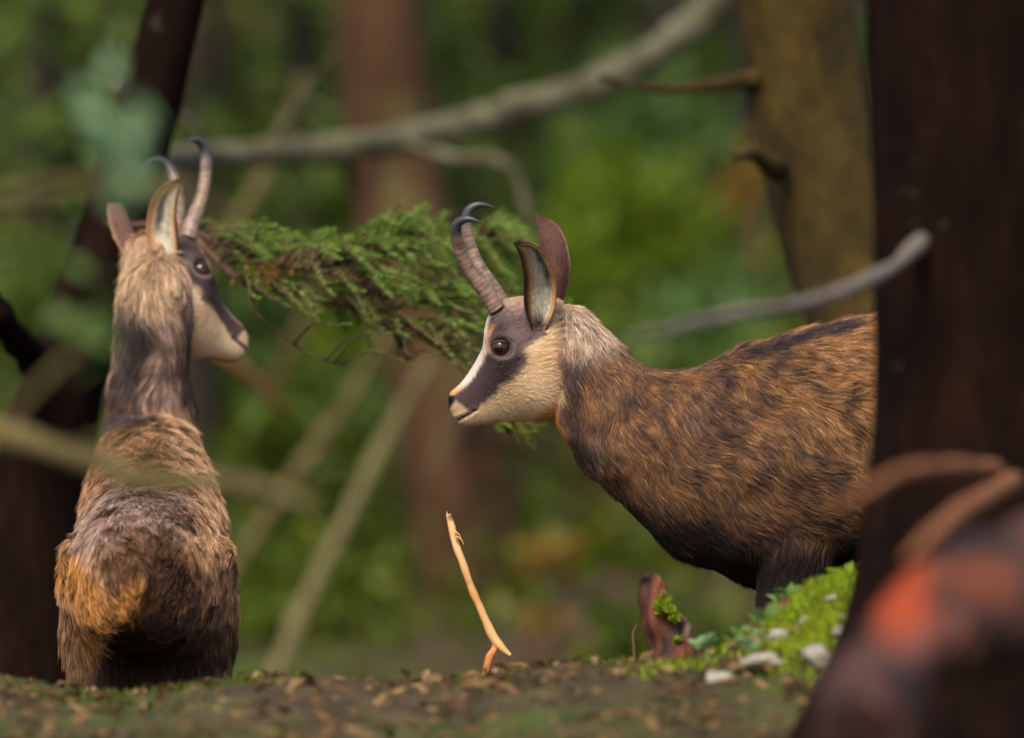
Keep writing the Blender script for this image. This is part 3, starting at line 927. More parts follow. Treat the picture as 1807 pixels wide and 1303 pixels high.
# ---- the chamois seen from behind, head turned
LEFT = [(236, 1040, 11.60, 45, 55), (245, 1035, 11.68, 105, 118), (256, 1022, 11.82, 137, 150), (264, 985, 12.0, 130, 148), (268, 945, 12.18, 132, 152),
        (267, 900, 12.34, 124, 150), (264, 850, 12.48, 104, 134), (264, 785, 12.53, 88, 114), (266, 720, 12.54, 78, 96), (270, 650, 12.52, 74, 84),
        (273, 590, 12.49, 73, 80), (274, 540, 12.47, 70, 76), (276, 500, 12.47, 62, 66), (290, 470, 12.5, 42, 44)]
cen_l = np.array([W(a, b, c) for a, b, c, _, _ in LEFT])
tan_l = nrm(np.gradient(cen_l, axis=0))
sec_l = []
for q, (a, b, c, w, h_) in enumerate(LEFT):
    sd = np.array([1., 0, 0]); sd = nrm(sd - tan_l[q] * (sd @ tan_l[q]))
    up = np.cross(sd, tan_l[q])
    k_ = c / D0 / S
    sec_l.append(np.concatenate([cen_l[q], sd, up, [(w - 9) * k_, (h_ - 9) * k_, -.08]]))
body_l = [loft(np.array(sec_l), 90, 52, 2.3)]
base_l = (W(262, 1000, 12.1)[0], .15, .61)
limbs_l = []
for px_, dd, zf, spec in ((200, 11.88, .60, 0), (322, 11.88, .60, 0), (215, 12.42, .65, 1), (312, 12.42, .65, 1)):
    x = W(px_, 1000, dd)[0]; y = dd - D0
    z0 = ZC - .27 if spec == 0 else ZC - .24
    hgt = z0 - zf
    if spec == 0:
        Lp = [(x, y - .02, z0), (x, y + .02, z0 - .25 * hgt), (x, y - .02, z0 - .45 * hgt), (x, y - .09, z0 - .60 * hgt), (x, y - .05, z0 - .9 * hgt), (x, y - .03, zf)]
        rr = [.080, .078, .055, .032, .02, .024]
    else:
        Lp = [(x, y, z0), (x, y - .01, z0 - .3 * hgt), (x, y, z0 - .6 * hgt), (x, y, z0 - .92 * hgt), (x, y + .012, zf)]
        rr = [.07, .05, .028, .018, .024]
    body_l.append(tube(np.array(Lp), np.array(rr), 14, 30))
    limbs_l.append(Lp[1:])
body_l.append(tube([W(238, 985, 11.64), W(236, 1020, 11.575), W(234, 1075, 11.57)], np.array([20, 24, 8]) / S, 12))
R_L = rot('Z', 180 + 43) @ rot('X', 17) @ rot('Y', 2)
spine_l = [tuple(v) for v in cen_l[::-1]]
def dens_l(V):
    px, py = to_px(V)
    return np.where((py > 1190) | (px < 90), .3, 1.0)
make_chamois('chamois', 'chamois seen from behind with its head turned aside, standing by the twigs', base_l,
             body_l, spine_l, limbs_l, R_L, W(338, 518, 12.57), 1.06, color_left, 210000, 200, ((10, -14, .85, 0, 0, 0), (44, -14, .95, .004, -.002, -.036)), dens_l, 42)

# ------------------------------------------------------------------ trees
def crown_foliage(x, y, z0, z1, rmax, n, seed):
    """drooping conifer boughs high above the view"""
    r = np.random.RandomState(seed)
    t = r.rand(n) ** .8
    z = z0 + (z1 - z0) * t
    rad = rmax * (1 - .85 * t) * np.sqrt(r.rand(n))
    th = np.floor(r.rand(n) * 9) / 9 * 6.283 + r.normal(0, .16, n) + np.floor(z * 2) * .7
    B = np.stack([x + rad * np.cos(th), y + rad * np.sin(th), np.floor(z * 2.2) / 2.2 - .28 * rad + r.normal(0, .06, n)], -1)
    Dr = nrm(np.stack([np.cos(th), np.sin(th), r.normal(-.5, .3, n)], -1) + r.normal(0, .45, (n, 3)))
    return leaves(B, Dr, r.uniform(.16, .34, n), r.uniform(.03, .07, n), seed)

def tree(name, label, pts, mat, seed, rough=.10, top=None, crown=(3.2, 11, 1.7, 1500), ns=28, flare=1.6, cat='tree'):
    """pts: (px, py, d, diameter px) up the trunk; the trunk is carried down to the ground and up into a crown"""
    P = [W(a, b, d) for a, b, d, w in pts]; R_ = [w / 2 * d / D0 / S for a, b, d, w in pts]
    P, R_ = np.array(P), np.array(R_)
    if P[0][2] > P[-1][2]:
        P, R_ = P[::-1], R_[::-1]
    # down to the floor
    dirn = (P[0] - P[1]) / max(abs(P[0][2] - P[1][2]), 1e-6)
    zg = float(g(P[0][0], P[0][1])) - .08
    lowp = P[0] + dirn * max(P[0][2] - zg, .05)
    lowp[2] = zg
    upd = (P[-1] - P[-2]) / max(abs(P[-1][2] - P[-2][2]), 1e-6)
    zt = top or 9.0
    hi = P[-1] + upd * .5 * (zt - P[-1][2]); hi[2] = zt
    mid = P[-1] * .6 + hi * .4
    A = np.vstack([lowp, P, mid, hi]); RR = np.concatenate([[R_[0] * flare], R_, [R_[-1] * .75, R_[-1] * .12]])
    root = empty(name, tuple(lowp + np.array([0, 0, .08])), label, cat)
    A4 = np.hstack([A, RR[:, None]])
    cl = np.concatenate([[0], np.cumsum(np.linalg.norm(np.diff(A, axis=0), axis=1))])
    cl = np.linspace(0, 1, 160)[:, None] ** 1.5 * cl[-1], cl
    A4 = np.stack([np.interp(cl[0][:, 0], cl[1], A4[:, q]) for q in range(4)], -1)
    for q in range(6):
        A4[1:-1] = .25 * A4[:-2] + .5 * A4[1:-1] + .25 * A4[2:]
    V, F = tube(A4[:, :3], A4[:, 3], ns, 160, 0, seed)
    ax = np.repeat(A4[:, :3], ns, 0)
    N = np.vstack([nrm(V[:-2] - ax), [[0, 0, 0], [0, 0, 0]]])
    Q = V * np.array([1, 1, .3])
    V = V + N * ((noise3(Q, 60, seed) * .5 + noise3(Q, 18, seed + 1)) * rough * .4 * RR[1])[:, None]
    t = MB().add(V, F).build('trunk', mat); attach(t, root)
    if crown:
        z0, z1, rm, n = crown
        V, F = crown_foliage(hi[0] * .5 + mid[0] * .5, hi[1] * .5 + mid[1] * .5, z0, z1, rm, n, seed)
        attach(MB().add(V, F).build('crown', M['needle_far'], None, False), root)
    return root

def limb(root, name, pts, mat, seed, ns=10, rough=.18, nr=None):
    """a branch, pts: (px, py, d, width px)"""
    P = np.array([W(a, b, d) for a, b, d, w in pts]); R_ = np.array([w / 2 * d / D0 / S for a, b, d, w in pts])
    V, F = tube(P, R_, ns, nr or len(pts) * 9, rough, seed, 60)
    o = MB().add(V, F).build(name, mat)
    if root is not None:
        attach(o, root)
    return o

# background trunk behind the muzzle
tA = tree('spruce_tree', 'reddish brown leaning spruce trunk behind the muzzle of the chamois in profile',
     [(670, 60, 20.5, 160), (700, 300, 20.5, 165), (760, 600, 20.4, 178), (815, 900, 20.3, 190), (850, 1167, 20.3, 205)], M['bark_red'], 301, crown=(3.4, 12, 1.6, 900), top=11)
for k, q in enumerate([[(640, 420, 20.4, 26), (560, 520, 20.1, 20), (470, 700, 19.8, 12)], [(830, 720, 20.2, 40), (780, 790, 19.8, 30), (760, 860, 19.6, 14)],
          [(880, 760, 20.3, 40), (960, 800, 20.4, 30), (1060, 880, 20.7, 12)]]):
    limb(tA, 'branch', q, M['bark_red'], 310 + k)
tree('spruce_tree', 'thin dark grey trunk on the slope above the back of the chamois in profile',
     [(1165, 0, 25, 70), (1180, 150, 25, 72), (1225, 380, 25, 80), (1270, 600, 25, 88), (1310, 820, 25, 95)], M['bark_grey'], 302, crown=(3.8, 12, 1.5, 800), top=11)
tC = tree('spruce_tree', 'broad olive mossy trunk leaning behind the rump of the chamois in profile',
     [(1395, 0, 13.95, 232), (1430, 150, 13.95, 232), (1470, 350, 13.90, 225), (1535, 560, 13.85, 215), (1600, 800, 13.80, 220), (1650, 1100, 13.75, 230)], M['bark_moss'], 303, .22, crown=(3.2, 12, 1.7, 900), top=11)
limb(tC, 'branch_stub', [(1375, 300, 13.80, 40), (1330, 272, 13.70, 30), (1298, 276, 13.65, 16)], M['bark_moss'], 320)
limb(tC, 'branch_stub', [(1340, 135, 13.85, 34), (1260, 150, 13.95, 26), (1160, 155, 14.05, 18), (1060, 135, 14.25, 12)], M['bark_moss'], 321)
# dark foreground trunk on the right
tD = tree('spruce_tree', 'very dark wet trunk with lichen spots hiding the rump of the chamois in profile',
     [(1728, -60, 10.3, 372), (1725, 200, 10.3, 372), (1728, 450, 10.3, 374), (1730, 700, 10.3, 380), (1728, 900, 10.28, 392), (1722, 1050, 10.26, 420), (1712, 1167, 10.24, 470)], M['bark_dark'], 304, .07, crown=(3.0, 12, 1.7, 800), top=11, ns=48, flare=1.5)
limb(tD, 'dead_branch', [(1660, 398, 10.33, 34), (1618, 434, 10.16, 30), (1560, 480, 10.0, 25), (1450, 527, 9.8, 24), (1300, 555, 9.55, 24), (1190, 580, 9.35, 20), (1110, 592, 9.25, 8)], M['grey_wood'], 322)
limb(tD, 'dead_branch', [(1760, 830, 10.0, 34), (1680, 824, 9.3, 28), (1590, 834, 8.9, 24), (1530, 868, 8.7, 20), (1465, 896, 8.6, 8)], M['orange_twig'], 323)
limb(tD, 'dead_branch', [(1790, 850, 10.0, 40), (1700, 900, 9.2, 36), (1640, 952, 8.7, 32), (1600, 985, 8.6, 12)], M['orange_twig'], 324)
# lichen tufts on its bark
for k, (a, b, w) in enumerate([(1619, 288, 20), (1612, 345, 22), (1602, 205, 14), (1655, 520, 13), (1610, 400, 13), (1640, 680, 18), (1585, 650, 12), (1660, 400, 12), (1575, 780, 13), (1652, 600, 12)]):
    r = np.random.RandomState(700 + k)
    c = W(a, b, 10.3); rad = 186 * 10.3 / D0 / S; cx = W(1728, b, 10.3)[0]
    c[1] -= math.sqrt(max(rad ** 2 - (c[0] - cx) ** 2, 0)) - .004
    n = 70
    B = c + r.normal(0, w / S * .32, (n, 3)) * np.array([1, .5, 1])
    V, F = leaves(B, nrm(r.normal(size=(n, 3)) + np.array([0, -1, 0])), .007, .006, 700 + k)
    attach(MB().add(V, F).build('lichen_tuft', M['bark_lichen'], None, False), tD)

# dark leaning trunk on the left
tE = tree('spruce_tree', 'dark reddish trunk leaning behind the chamois seen from behind',
     [(330, -60, 13.4, 118), (275, 140, 13.4, 120), (215, 360, 13.35, 122), (155, 540, 13.3, 130), (95, 720, 13.3, 150), (55, 900, 13.3, 190), (40, 1167, 13.3, 240)], M['bark_dark'], 305, .15, crown=(3.2, 12, 1.5, 700), top=11)
limb(tE, 'branch', [(60, 640, 13.2, 60), (0, 560, 13.0, 50), (-60, 470, 13, 40)], M['bark_dark'], 330)

# lichen covered dead bough above
lb = empty('dead_bough', tuple(W(250, 290, 14.6)), 'lichen covered dead bough lying across above the spruce spray', 'bough')
limb(lb, 'stem', [(215, 300, 13.7, 42), (330, 276, 15.60, 45), (480, 270, 16.00, 47), (640, 258, 16.20, 50), (760, 238, 16.40, 55), (900, 192, 16.50, 57), (1050, 150, 16.60, 57), (1200, 60, 16.70, 62), (1300, -40, 16.70, 67)], M['lichen_wood'], 413)
limb(lb, 'twig', [(700, 246, 16.30, 20), (800, 278, 16.20, 22), (880, 282, 16.10, 20), (915, 320, 16.10, 16), (935, 400, 16.10, 10)], M['lichen_wood'], 332)
limb(lb, 'twig', [(610, 262, 16.20, 26), (630, 360, 16.20, 26), (650, 470, 16.20, 14)], M['bark_red'], 333)
limb(lb, 'twig', [(470, 272, 16.00, 14), (520, 190, 16.00, 10), (590, 90, 15.90, 5)], M['lichen_wood'], 334)
limb(lb, 'twig', [(380, 272, 15.80, 16), (300, 190, 15.70, 18), (200, 150, 15.60, 20)], M['lichen_wood'], 335)

# pale poles leaning in the background
for k, (nm, lab, pts, mt) in enumerate([
    ('leaning_pole', 'long pale dead stick leaning against the reddish trunk', [(760, 640, 18.20, 24), (690, 760, 18.20, 27), (610, 920, 18.10, 30), (515, 1120, 18.00, 32), (455, 1280, 17.90, 32)], M['pale_wood']),
    ('leaning_pole', 'short greenish stick beside the long pale leaning stick', [(690, 570, 18.60, 14), (610, 715, 18.60, 26), (500, 870, 18.60, 28), (390, 1040, 18.60, 28), (300, 1180, 18.60, 26)], M['olive_wood']),
    ('leaning_pole', 'thin faded stick standing up into the branches over the spruce spray', [(540, 130, 18.60, 18), (470, 300, 18.60, 20), (400, 420, 18.50, 22), (330, 560, 18.50, 20)], M['olive_wood']),
    ('fallen_branch', 'reddish fallen branch below the chin of the chamois seen from behind', [(320, 590, 17.00, 18), (430, 655, 17.10, 20), (510, 730, 17.20, 10)], M['orange_twig'])]):
    tag(limb(None, nm, pts, mt, 340 + k), lab, 'stick' if k < 3 else 'branch')

# ------------------------------------------------------------------ spruce spray behind the muzzle
def spray(root, stems, poly, n, seed, needle_mat, dl=.013, nn=85, reach=1.0):
    r = np.random.RandomState(seed)
    st = np.vstack([catmull(np.array(s, float), 60)[:, :3] for s in stems])
    poly = np.asarray(poly, float)
    lo, hi = poly.min(0), poly.max(0)
    tw = MB(); NB, ND, NL = [], [], []
    cnt = 0
    while cnt < n:
        q = lo + (hi - lo) * r.rand(2)
        if poly_mask(q[:1], q[1:], poly, .01)[0] < .5:
            continue
        dd = np.hypot((st[:, 0] - q[0]) + 45 * reach, (st[:, 1] - q[1]) * 1.0)
        k = np.argsort(dd)[r.randint(0, 5)]
        root_p = W(*st[k])
        d = st[k][2] + r.uniform(-.35, .45) * reach
        tip = W(q[0], q[1], d)
        bare = r.rand() < .14
        ln = np.linalg.norm(tip - root_p)
        if ln > .24 * reach:
            continue
        cnt += 1
        m = (root_p + tip) / 2 + np.array([0, 0, .10 * ln])
        end = tip + (tip - m) * .45 + np.array([.010, 0, r.uniform(-.022, .012)])
        path = catmull(np.array([root_p, m, tip, end]), 14)
        V, F = tube(path, np.linspace(.0024, .0008, 14) * reach, 5, 10)
        tw.add(V, F)
        u = r.uniform(.25, 1, nn)
        B = np.stack([np.interp(u, np.linspace(0, 1, 14), path[:, a]) for a in range(3)], -1)
        T_ = nrm(np.gradient(path, axis=0))
        tt = np.stack([np.interp(u, np.linspace(0, 1, 14), T_[:, a]) for a in range(3)], -1)
        sd = nrm(np.cross(tt, np.array([0, 0, 1.])))
        up = np.cross(sd, tt)
        ph = r.choice([-1, 1], nn)[:, None] * (1 + r.normal(0, .2, (nn, 1)))
        Dr = nrm(tt * r.uniform(.5, 1.0, (nn, 1)) + sd * ph + up * r.uniform(-.15, .75, (nn, 1)))
        if bare:
            continue
        NB.append(B); ND.append(Dr); NL.append(r.uniform(.7, 1.25, nn) * dl * (1.15 - .5 * u))
    attach(tw.build('twigs', M['twig']), root)
    V, F = blades(np.vstack(NB), np.vstack(ND), np.concatenate(NL), .0021 * reach, seed)
    o = MB().add(V, F).build('needles', needle_mat, None, False); attach(o, root)
    tag(o, kind='stuff')

sp = empty('spruce_bough', tuple(W(180, 400, 13.1)), 'green spruce bough with brown twigs reaching between the two chamois', 'bough')
stems = [[(190, 395, 13.2), (330, 405, 12.95), (450, 462, 12.8), (560, 476, 12.75), (640, 500, 12.75), (705, 560, 12.75), (770, 605, 12.8), (860, 655, 12.85)],
         [(330, 405, 12.95), (380, 455, 12.85), (440, 505, 12.8), (520, 522, 12.85), (640, 545, 12.85), (760, 540, 12.9), (900, 560, 12.95)],
         [(440, 505, 12.8), (450, 550, 12.75), (510, 600, 12.75), (560, 632, 12.75), (610, 645, 12.75)],
         [(560, 476, 12.8), (650, 455, 12.9), (750, 440, 13.0), (850, 420, 13.1), (915, 410, 13.1)],
         [(640, 500, 12.75), (660, 545, 12.75), (700, 600, 12.75), (720, 640, 12.8)],
         [(640, 545, 12.85), (720, 575, 12.8), (800, 640, 12.8), (850, 690, 12.8)]]
for k, s_ in enumerate(stems):
    w = np.linspace(13 if k < 2 else 6, 3, len(s_))
    limb(sp, 'stem', [(*p, ww) for p, ww in zip(s_, w)], M['twig'], 360 + k, 8, .2)
spray(sp, stems, [(370, 402), (450, 390), (530, 410), (560, 405), (640, 405), (690, 375), (740, 372), (800, 392), (880, 378), (930, 390), (940, 430), (960, 480), (985, 540), (900, 600), (850, 600), (770, 560), (690, 520), (600, 470), (520, 455), (430, 450)], 400, 370, M['needle'], .016, 100)
spray(sp, stems, [(400, 440), (500, 480), (640, 500), (760, 580), (860, 620), (850, 660), (760, 620), (700, 640), (640, 600), (520, 540), (430, 520)], 110, 371, M['needle'], nn=60)
# rusty dead sprig
r = np.random.RandomState(372)
c = W(470, 478, 12.75); n = 130
V, F = leaves(c + r.normal(0, 1, (n, 3)) * np.array([.024, .02, .010]), nrm(r.normal(size=(n, 3)) + np.array([1, 0, -.4])), .014, .006, 3)
attach(MB().add(V, F).build('dead_sprig', M['leaf_autumn'], None, False), sp)
# light shoots hanging below the jaw
sp2 = empty('spruce_sprig', tuple(W(930, 735, 12.9)), 'small bright green sprig hanging just below the jaw', 'sprig')
spray(sp2, [[(930, 700, 12.8), (915, 735, 12.8), (895, 760, 12.8)]], [(875, 742), (940, 738), (945, 760), (900, 785), (880, 775)], 14, 373, M['leaf_bright'], nn=70)

# ------------------------------------------------------------------ undergrowth and shrubs on the slope
def shrub(name, label, cat, group, px, py, d, rx, rz, n, mat, seed, size=.06, stem=True):
    r = np.random.RandomState(seed)
    d = 18.5 + (d - 15.5) * 1.5
    c = W(px, py, d); k = d / D0 / S
    rx, rz = rx * k, rz * k
    zg = float(g(c[0], c[1]))
    root = empty(name, (c[0], c[1], zg), label, cat, group)
    nl = 9
    lob = r.normal(0, 1, (nl, 3)) * np.array([rx * .5, rx * .35, rz * .5])
    B = c + lob[r.randint(0, nl, n)] + r.normal(0, 1, (n, 3)) * np.array([rx * .33, rx * .3, rz * .33])
    Dr = nrm(r.normal(size=(n, 3)) + np.array([0, 0, -.2]))
    V, F = leaves(B, Dr, r.uniform(.6, 1.4, n) * size, r.uniform(.4, .7, n) * size, seed)
    attach(MB().add(V, F).build('foliage', mat, None, False), root)
    if stem:
        st = MB()
        for q in range(4):
            e = c + lob[q]
            s0 = np.array([c[0] + r.normal(0, .04), c[1] + r.normal(0, .04), zg - .03])
            V, F = tube([s0, (s0 + e) / 2 + r.normal(0, .05, 3), e], [.016, .011, .005], 7, 14)
            st.add(V, F)
        attach(st.build('stems', M['twig']), root)
    return root

GB = 'bright leafy shrubs on the slope'; GD = 'dark leafy shrubs on the slope'; GA = 'autumn coloured shrubs on the slope'
LB = 'bright green leafy shrub growing among the background trunks'
LD = 'dark green leafy shrub low on the background slope'
OWN_B = {0: 'bright shrub high on the slope beside the thin dark grey trunk', 1: 'large bright shrub behind the ears of the chamois in profile', 3: 'bright shrub between the thin dark grey trunk and the mossy trunk',
         4: 'bright shrub behind the top of the long pale leaning stick', 6: 'bright shrub just above the neck and back of the chamois in profile', 8: 'bright shrub under the neck of the chamois in profile', 9: 'bright shrub behind the muzzle of the chamois seen from behind'}
OWN_D = {0: 'dark shrub behind the lower half of the long pale leaning stick', 4: 'dark shrub on the slope behind the broken snag', 8: 'dark shrub behind the leaning trunk at the chamois seen from behind'}
for k, (a, b, d, rx, rz, n) in enumerate([(1090, 250, 19, 120, 130, 900), (1110, 440, 18.5, 130, 120, 900), (1260, 170, 21, 90, 90, 600), (1330, 430, 19, 90, 110, 700), (560, 720, 18, 110, 130, 900),
        (480, 830, 18.5, 90, 90, 600), (1190, 620, 17.5, 120, 60, 700), (560, 360, 20, 110, 70, 700), (1060, 880, 17.5, 110, 100, 800), (420, 560, 18, 90, 110, 700), (980, 560, 18, 90, 120, 700), (900, 120, 22, 140, 80, 800), (1300, 560, 18, 90, 60, 600), (640, 640, 19, 80, 90, 600), (1010, 60, 22, 160, 70, 800)]):
    shrub('shrub', OWN_B.get(k, LB), 'shrub', GB, a, b, d, rx, rz, n, M['leaf_bright' if k % 3 else 'leaf_cool'], 400 + k, .09)
for k, (a, b, d, rx, rz, n) in enumerate([(560, 1000, 17, 150, 110, 900), (640, 1130, 16.5, 130, 80, 700), (450, 1120, 16.5, 120, 110, 700), (1000, 760, 18, 90, 90, 600), (1080, 1080, 16.5, 140, 90, 800), (1200, 1160, 15.5, 110, 60, 500), (430, 320, 22, 140, 80, 700), (330, 200, 20, 120, 90, 700), (130, 330, 19, 110, 160, 800), (60, 150, 19, 130, 120, 700), (60, 560, 18, 90, 140, 600), (1290, 330, 24, 90, 120, 500)]):
    shrub('shrub', OWN_D.get(k, LD), 'shrub', GD, a, b, d, rx, rz, n, M['leaf_mid'], 430 + k, .09)
shrub('shrub', 'orange leaved shrub low beside the reddish trunk', 'shrub', None, 975, 985, 16.3, 45, 34, 90, M['leaf_autumn'], 450, .05)
shrub('shrub', 'rust leaved seedling beneath the orange leaved shrub', 'shrub', None, 948, 1098, 15.8, 30, 24, 50, M['leaf_autumn'], 451, .045)
shrub('shrub', 'yellowing shrub between the thin grey trunk and the mossy trunk', 'shrub', None, 1315, 325, 18, 50, 34, 110, M['leaf_autumn'], 452, .05)

r = np.random.RandomState(470)
n = 60000
x = r.uniform(-5.5, 5.5, n); y = 6.5 + 26 * r.rand(n) ** 1.1
z = g(x, y)
dn = noise3(np.stack([x, y, 0 * x], -1), 1.6, 471)
keep = dn + r.normal(0, .5, n) > -.35
x, y, z, dn = x[keep], y[keep], z[keep], dn[keep]
B = np.stack([x, y, z + r.rand(len(x)) * (.08 + .22 * np.clip(dn + .6, 0, 1.5))], -1)
V, F = leaves(B, nrm(r.normal(size=(len(x), 3)) + np.array([0, -.2, .5])), r.uniform(.05, .12, len(x)), r.uniform(.03, .06, len(x)), 472)
tag(MB().add(V, F).build('undergrowth', M['leaf_mid'], None, False), 'low green undergrowth covering the slope behind', 'undergrowth', None, 'stuff')

# young spruces further up the slope
for k, (a, b, d, w) in enumerate([(520, 300, 24, 60), (880, 300, 26, 60), (1080, 180, 28, 50), (340, 420, 21, 50), (1380, 200, 26, 60), (60, 300, 23, 60), (760, 60, 30, 50)]):
    rr_ = np.random.RandomState(480 + k)
    c = W(a, b, d)
    zg = float(g(c[0], c[1]))
    root = empty('young_spruce', (c[0], c[1], zg), 'slim young spruce standing far back among the trees', 'tree', 'young spruces up the slope')
    H = 4.5 + rr_.rand() * 2
    V, F = tube([(c[0], c[1], zg - .1), (c[0] + .05, c[1], zg + H * .5), (c[0], c[1], zg + H)], [.07, .05, .008], 10, 20)
    attach(MB().add(V, F).build('trunk', M['bark_grey']), root)
    n = 2600
    t = rr_.rand(n) ** 1.2
    lev = np.floor(t * 16) / 16
    rad = (1 - lev) * .95 * np.sqrt(rr_.rand(n)) + .03
    th = np.floor(rr_.rand(n) * 7) / 7 * 6.283 + lev * 40 + rr_.normal(0, .14, n)
    B = np.stack([c[0] + rad * np.cos(th), c[1] + rad * np.sin(th), zg + .3 + lev * (H - .3) - .3 * rad + rr_.normal(0, .03, n)], -1)
    Dr = nrm(np.stack([np.cos(th), np.sin(th), rr_.normal(-.4, .3, n)], -1) + rr_.normal(0, .5, (n, 3)))
    V, F = leaves(B, Dr, rr_.uniform(.08, .2, n), rr_.uniform(.02, .05, n), k)
    attach(MB().add(V, F).build('crown', M['needle_far'], None, False), root)
# more distant trunks
for k, (a, d, w, ln) in enumerate([(430, 26, 60, 8), (1010, 27, 55, -10), (560, 30, 70, 0), (880, 32, 60, 10), (1100, 33, 70, 0), (300, 29, 70, 12), (1250, 30, 60, -8), (1340, 24, 60, 20), (90, 25, 80, 0)]):
    tree('distant_tree', 'distant grey brown trunk out of focus far up the slope', [(a - ln, 0, d, w), (a, 400, d, w * 1.1), (a + ln, 800, d, w * 1.2)], M['bark_grey'] if k % 2 else M['bark_red'], 500 + k, crown=(6.5, 14, 1.5, 350), top=12, ns=16)['group'] = 'distant trunks'

# ------------------------------------------------------------------ near things
# twigs between the lens and the left chamois
fb = empty('foreground_twig', tuple(W(60, 770, 8.0)), 'blurred olive dead twig crossing in front of the rump seen from behind', 'twig')
limb(fb, 'stem', [(-80, 740, 9.0, 48), (130, 806, 8.9, 46), (260, 848, 8.8, 44), (390, 852, 8.7, 38), (480, 868, 8.6, 30), (560, 892, 8.5, 14)], M['olive_wood'], 600)
limb(fb, 'side_twig', [(120, 796, 8.0, 18), (220, 780, 7.8, 16), (330, 790, 7.7, 10)], M['olive_wood'], 601)
fb = empty('foreground_twig', tuple(W(60, 330, 7.8)), 'blurred olive twig with pale leaves crossing the ear seen from behind', 'twig')
limb(fb, 'stem', [(-60, 360, 7.9, 24), (110, 330, 7.8, 22), (230, 315, 7.8, 19), (330, 345, 7.7, 15), (430, 400, 7.6, 8)], M['olive_wood'], 602)
limb(fb, 'side_twig', [(225, 316, 7.8, 14), (265, 335, 7.7, 16), (300, 352, 7.7, 14), (345, 352, 7.6, 10)], M['olive_wood'], 603)
limb(fb, 'side_twig', [(190, 318, 7.8, 14), (205, 250, 7.8, 12), (215, 190, 7.8, 8)], M['olive_wood'], 604)
r = np.random.RandomState(605)
lf = MB(); me_leaf = None
for k in range(26):
    c = W(205 + r.normal(0, 26), 245 + r.normal(0, 42), 7.8 + r.normal(0, .05))
    V, F = leaves(np.array([c]), nrm(r.normal(size=(1, 3)) * np.array([1, .4, 1]) + np.array([0, 0, -.5])), r.uniform(.03, .05), r.uniform(.02, .032), 610 + k)
    attach(MB().add(V, F).build('leaf', M['leaf_pale'], None, False), fb)
fb = empty('foreground_twig', tuple(W(40, 880, 8.2)), 'blurred pale green leafy shoot beside the neck seen from behind', 'twig')
limb(fb, 'stem', [(-40, 800, 8.2, 16), (60, 690, 8.2, 12), (150, 600, 8.2, 8), (200, 560, 8.2, 4)], M['olive_wood'], 606)
for k in range(14):
    c = W(160 + r.normal(0, 22), 580 + r.normal(0, 45), 8.2 + r.normal(0, .05))
    V, F = leaves(np.array([c]), nrm(r.normal(size=(1, 3)) * np.array([1, .4, 1])), r.uniform(.025, .04), r.uniform(.014, .022), 640 + k)
    attach(MB().add(V, F).build('leaf', M['leaf_cool'], None, False), fb)

# stripped stick in focus
st = empty('forked_stick', tuple(W(862, 1250, 11.98)), 'bare orange stripped stick with a forked foot standing up alone', 'stick')
def colored_limb(root, name, pts, c0, c1, seed, mat, ns=14, rough=.12, nr=70):
    P = np.array([W(a, b, d) for a, b, d, w in pts]); R_ = np.array([w / 2 * d / D0 / S for a, b, d, w in pts])
    V, F = tube(P, R_, ns, nr, rough, seed, 120)
    f = smooth(-1, 1, noise3(V * np.array([1, 1, .35]), 130, seed))
    C = np.asarray(c0) * (1 - f[:, None]) + np.asarray(c1) * f[:, None]
    C = mixc(C, (.10, .045, .02), smooth(1.1, 1.7, noise3(V, 210, seed + 1)) * .8)
    o = MB().add(V, F, C).build(name, mat); attach(o, root)
    return o
colored_limb(st, 'stem', [(791, 908, 12, 9), (797, 930, 12, 13), (806, 965, 12, 13.5), (822, 1010, 12, 13), (840, 1058, 12, 14), (858, 1098, 12, 15), (872, 1128, 12, 17), (886, 1145, 12, 14), (901, 1158, 12, 8)], (.58, .27, .085), (.72, .44, .20), 620, M['stick'])
colored_limb(st, 'root_fork', [(874, 1132, 12, 13), (872, 1148, 12, 13), (862, 1168, 11.98, 14), (852, 1220, 11.95, 15), (846, 1330, 11.93, 17)], (.34, .12, .035), (.52, .22, .07), 621, M['stick'])
for k, q in enumerate([[(804, 948, 11.99, 5), (813, 952, 11.99, 3), (819, 962, 11.99, 1)], [(802, 938, 11.99, 4), (810, 944, 11.99, 2.5), (814, 953, 11.99, 1)], [(790, 914, 12, 3), (789, 907, 12, 2), (788, 903, 12, .8)]]):
    colored_limb(st, 'splinter', q, (.60, .30, .10), (.70, .42, .20), 622 + k, M['stick'], 6, 0, 10)

# broken snag
sn = empty('broken_snag', tuple(W(1200, 1200, 11.5)), 'pointed reddish broken wood snag with lichen beside the mossy mound', 'snag')
zz = [((1148, 1010), 3, 3), ((1150, 1022), 13, 8), ((1153, 1045), 23, 13), ((1160, 1075), 29, 17), ((1172, 1110), 36, 22), ((1188, 1150), 43, 26), ((1205, 1200), 50, 32), ((1222, 1290), 55, 36)]
sec = []
for (p, w, h_) in zz:
    sec.append(np.concatenate([W(*p, 11.5), [1, 0, .15], [0, 1, 0], [w * .93 / S, h_ / S, 0]]))
V, F = loft(np.array(sec), 60, 40, 2.8)
Nn = nrm(V - np.vstack([np.repeat(catmull(np.array(sec)[:, :3], 60), 40, 0), V[-2:]]))
Q = V * np.array([1, 1, .25])
V = V + Nn * (.006 * noise3(Q, 110, 630) + .005 * noise3(Q, 300, 631))[:, None]
f = smooth(-1, 1, noise3(Q, 160, 632))
C = np.array([.022, .008, .005]) * (1 - f[:, None]) + np.array([.17, .050, .022]) * f[:, None]
C = mixc(C, (.34, .33, .28), smooth(.9, 1.6, noise3(V, 90, 633)) * .4)
attach(MB().add(V, F, C).build('wood', M['snag']), sn)
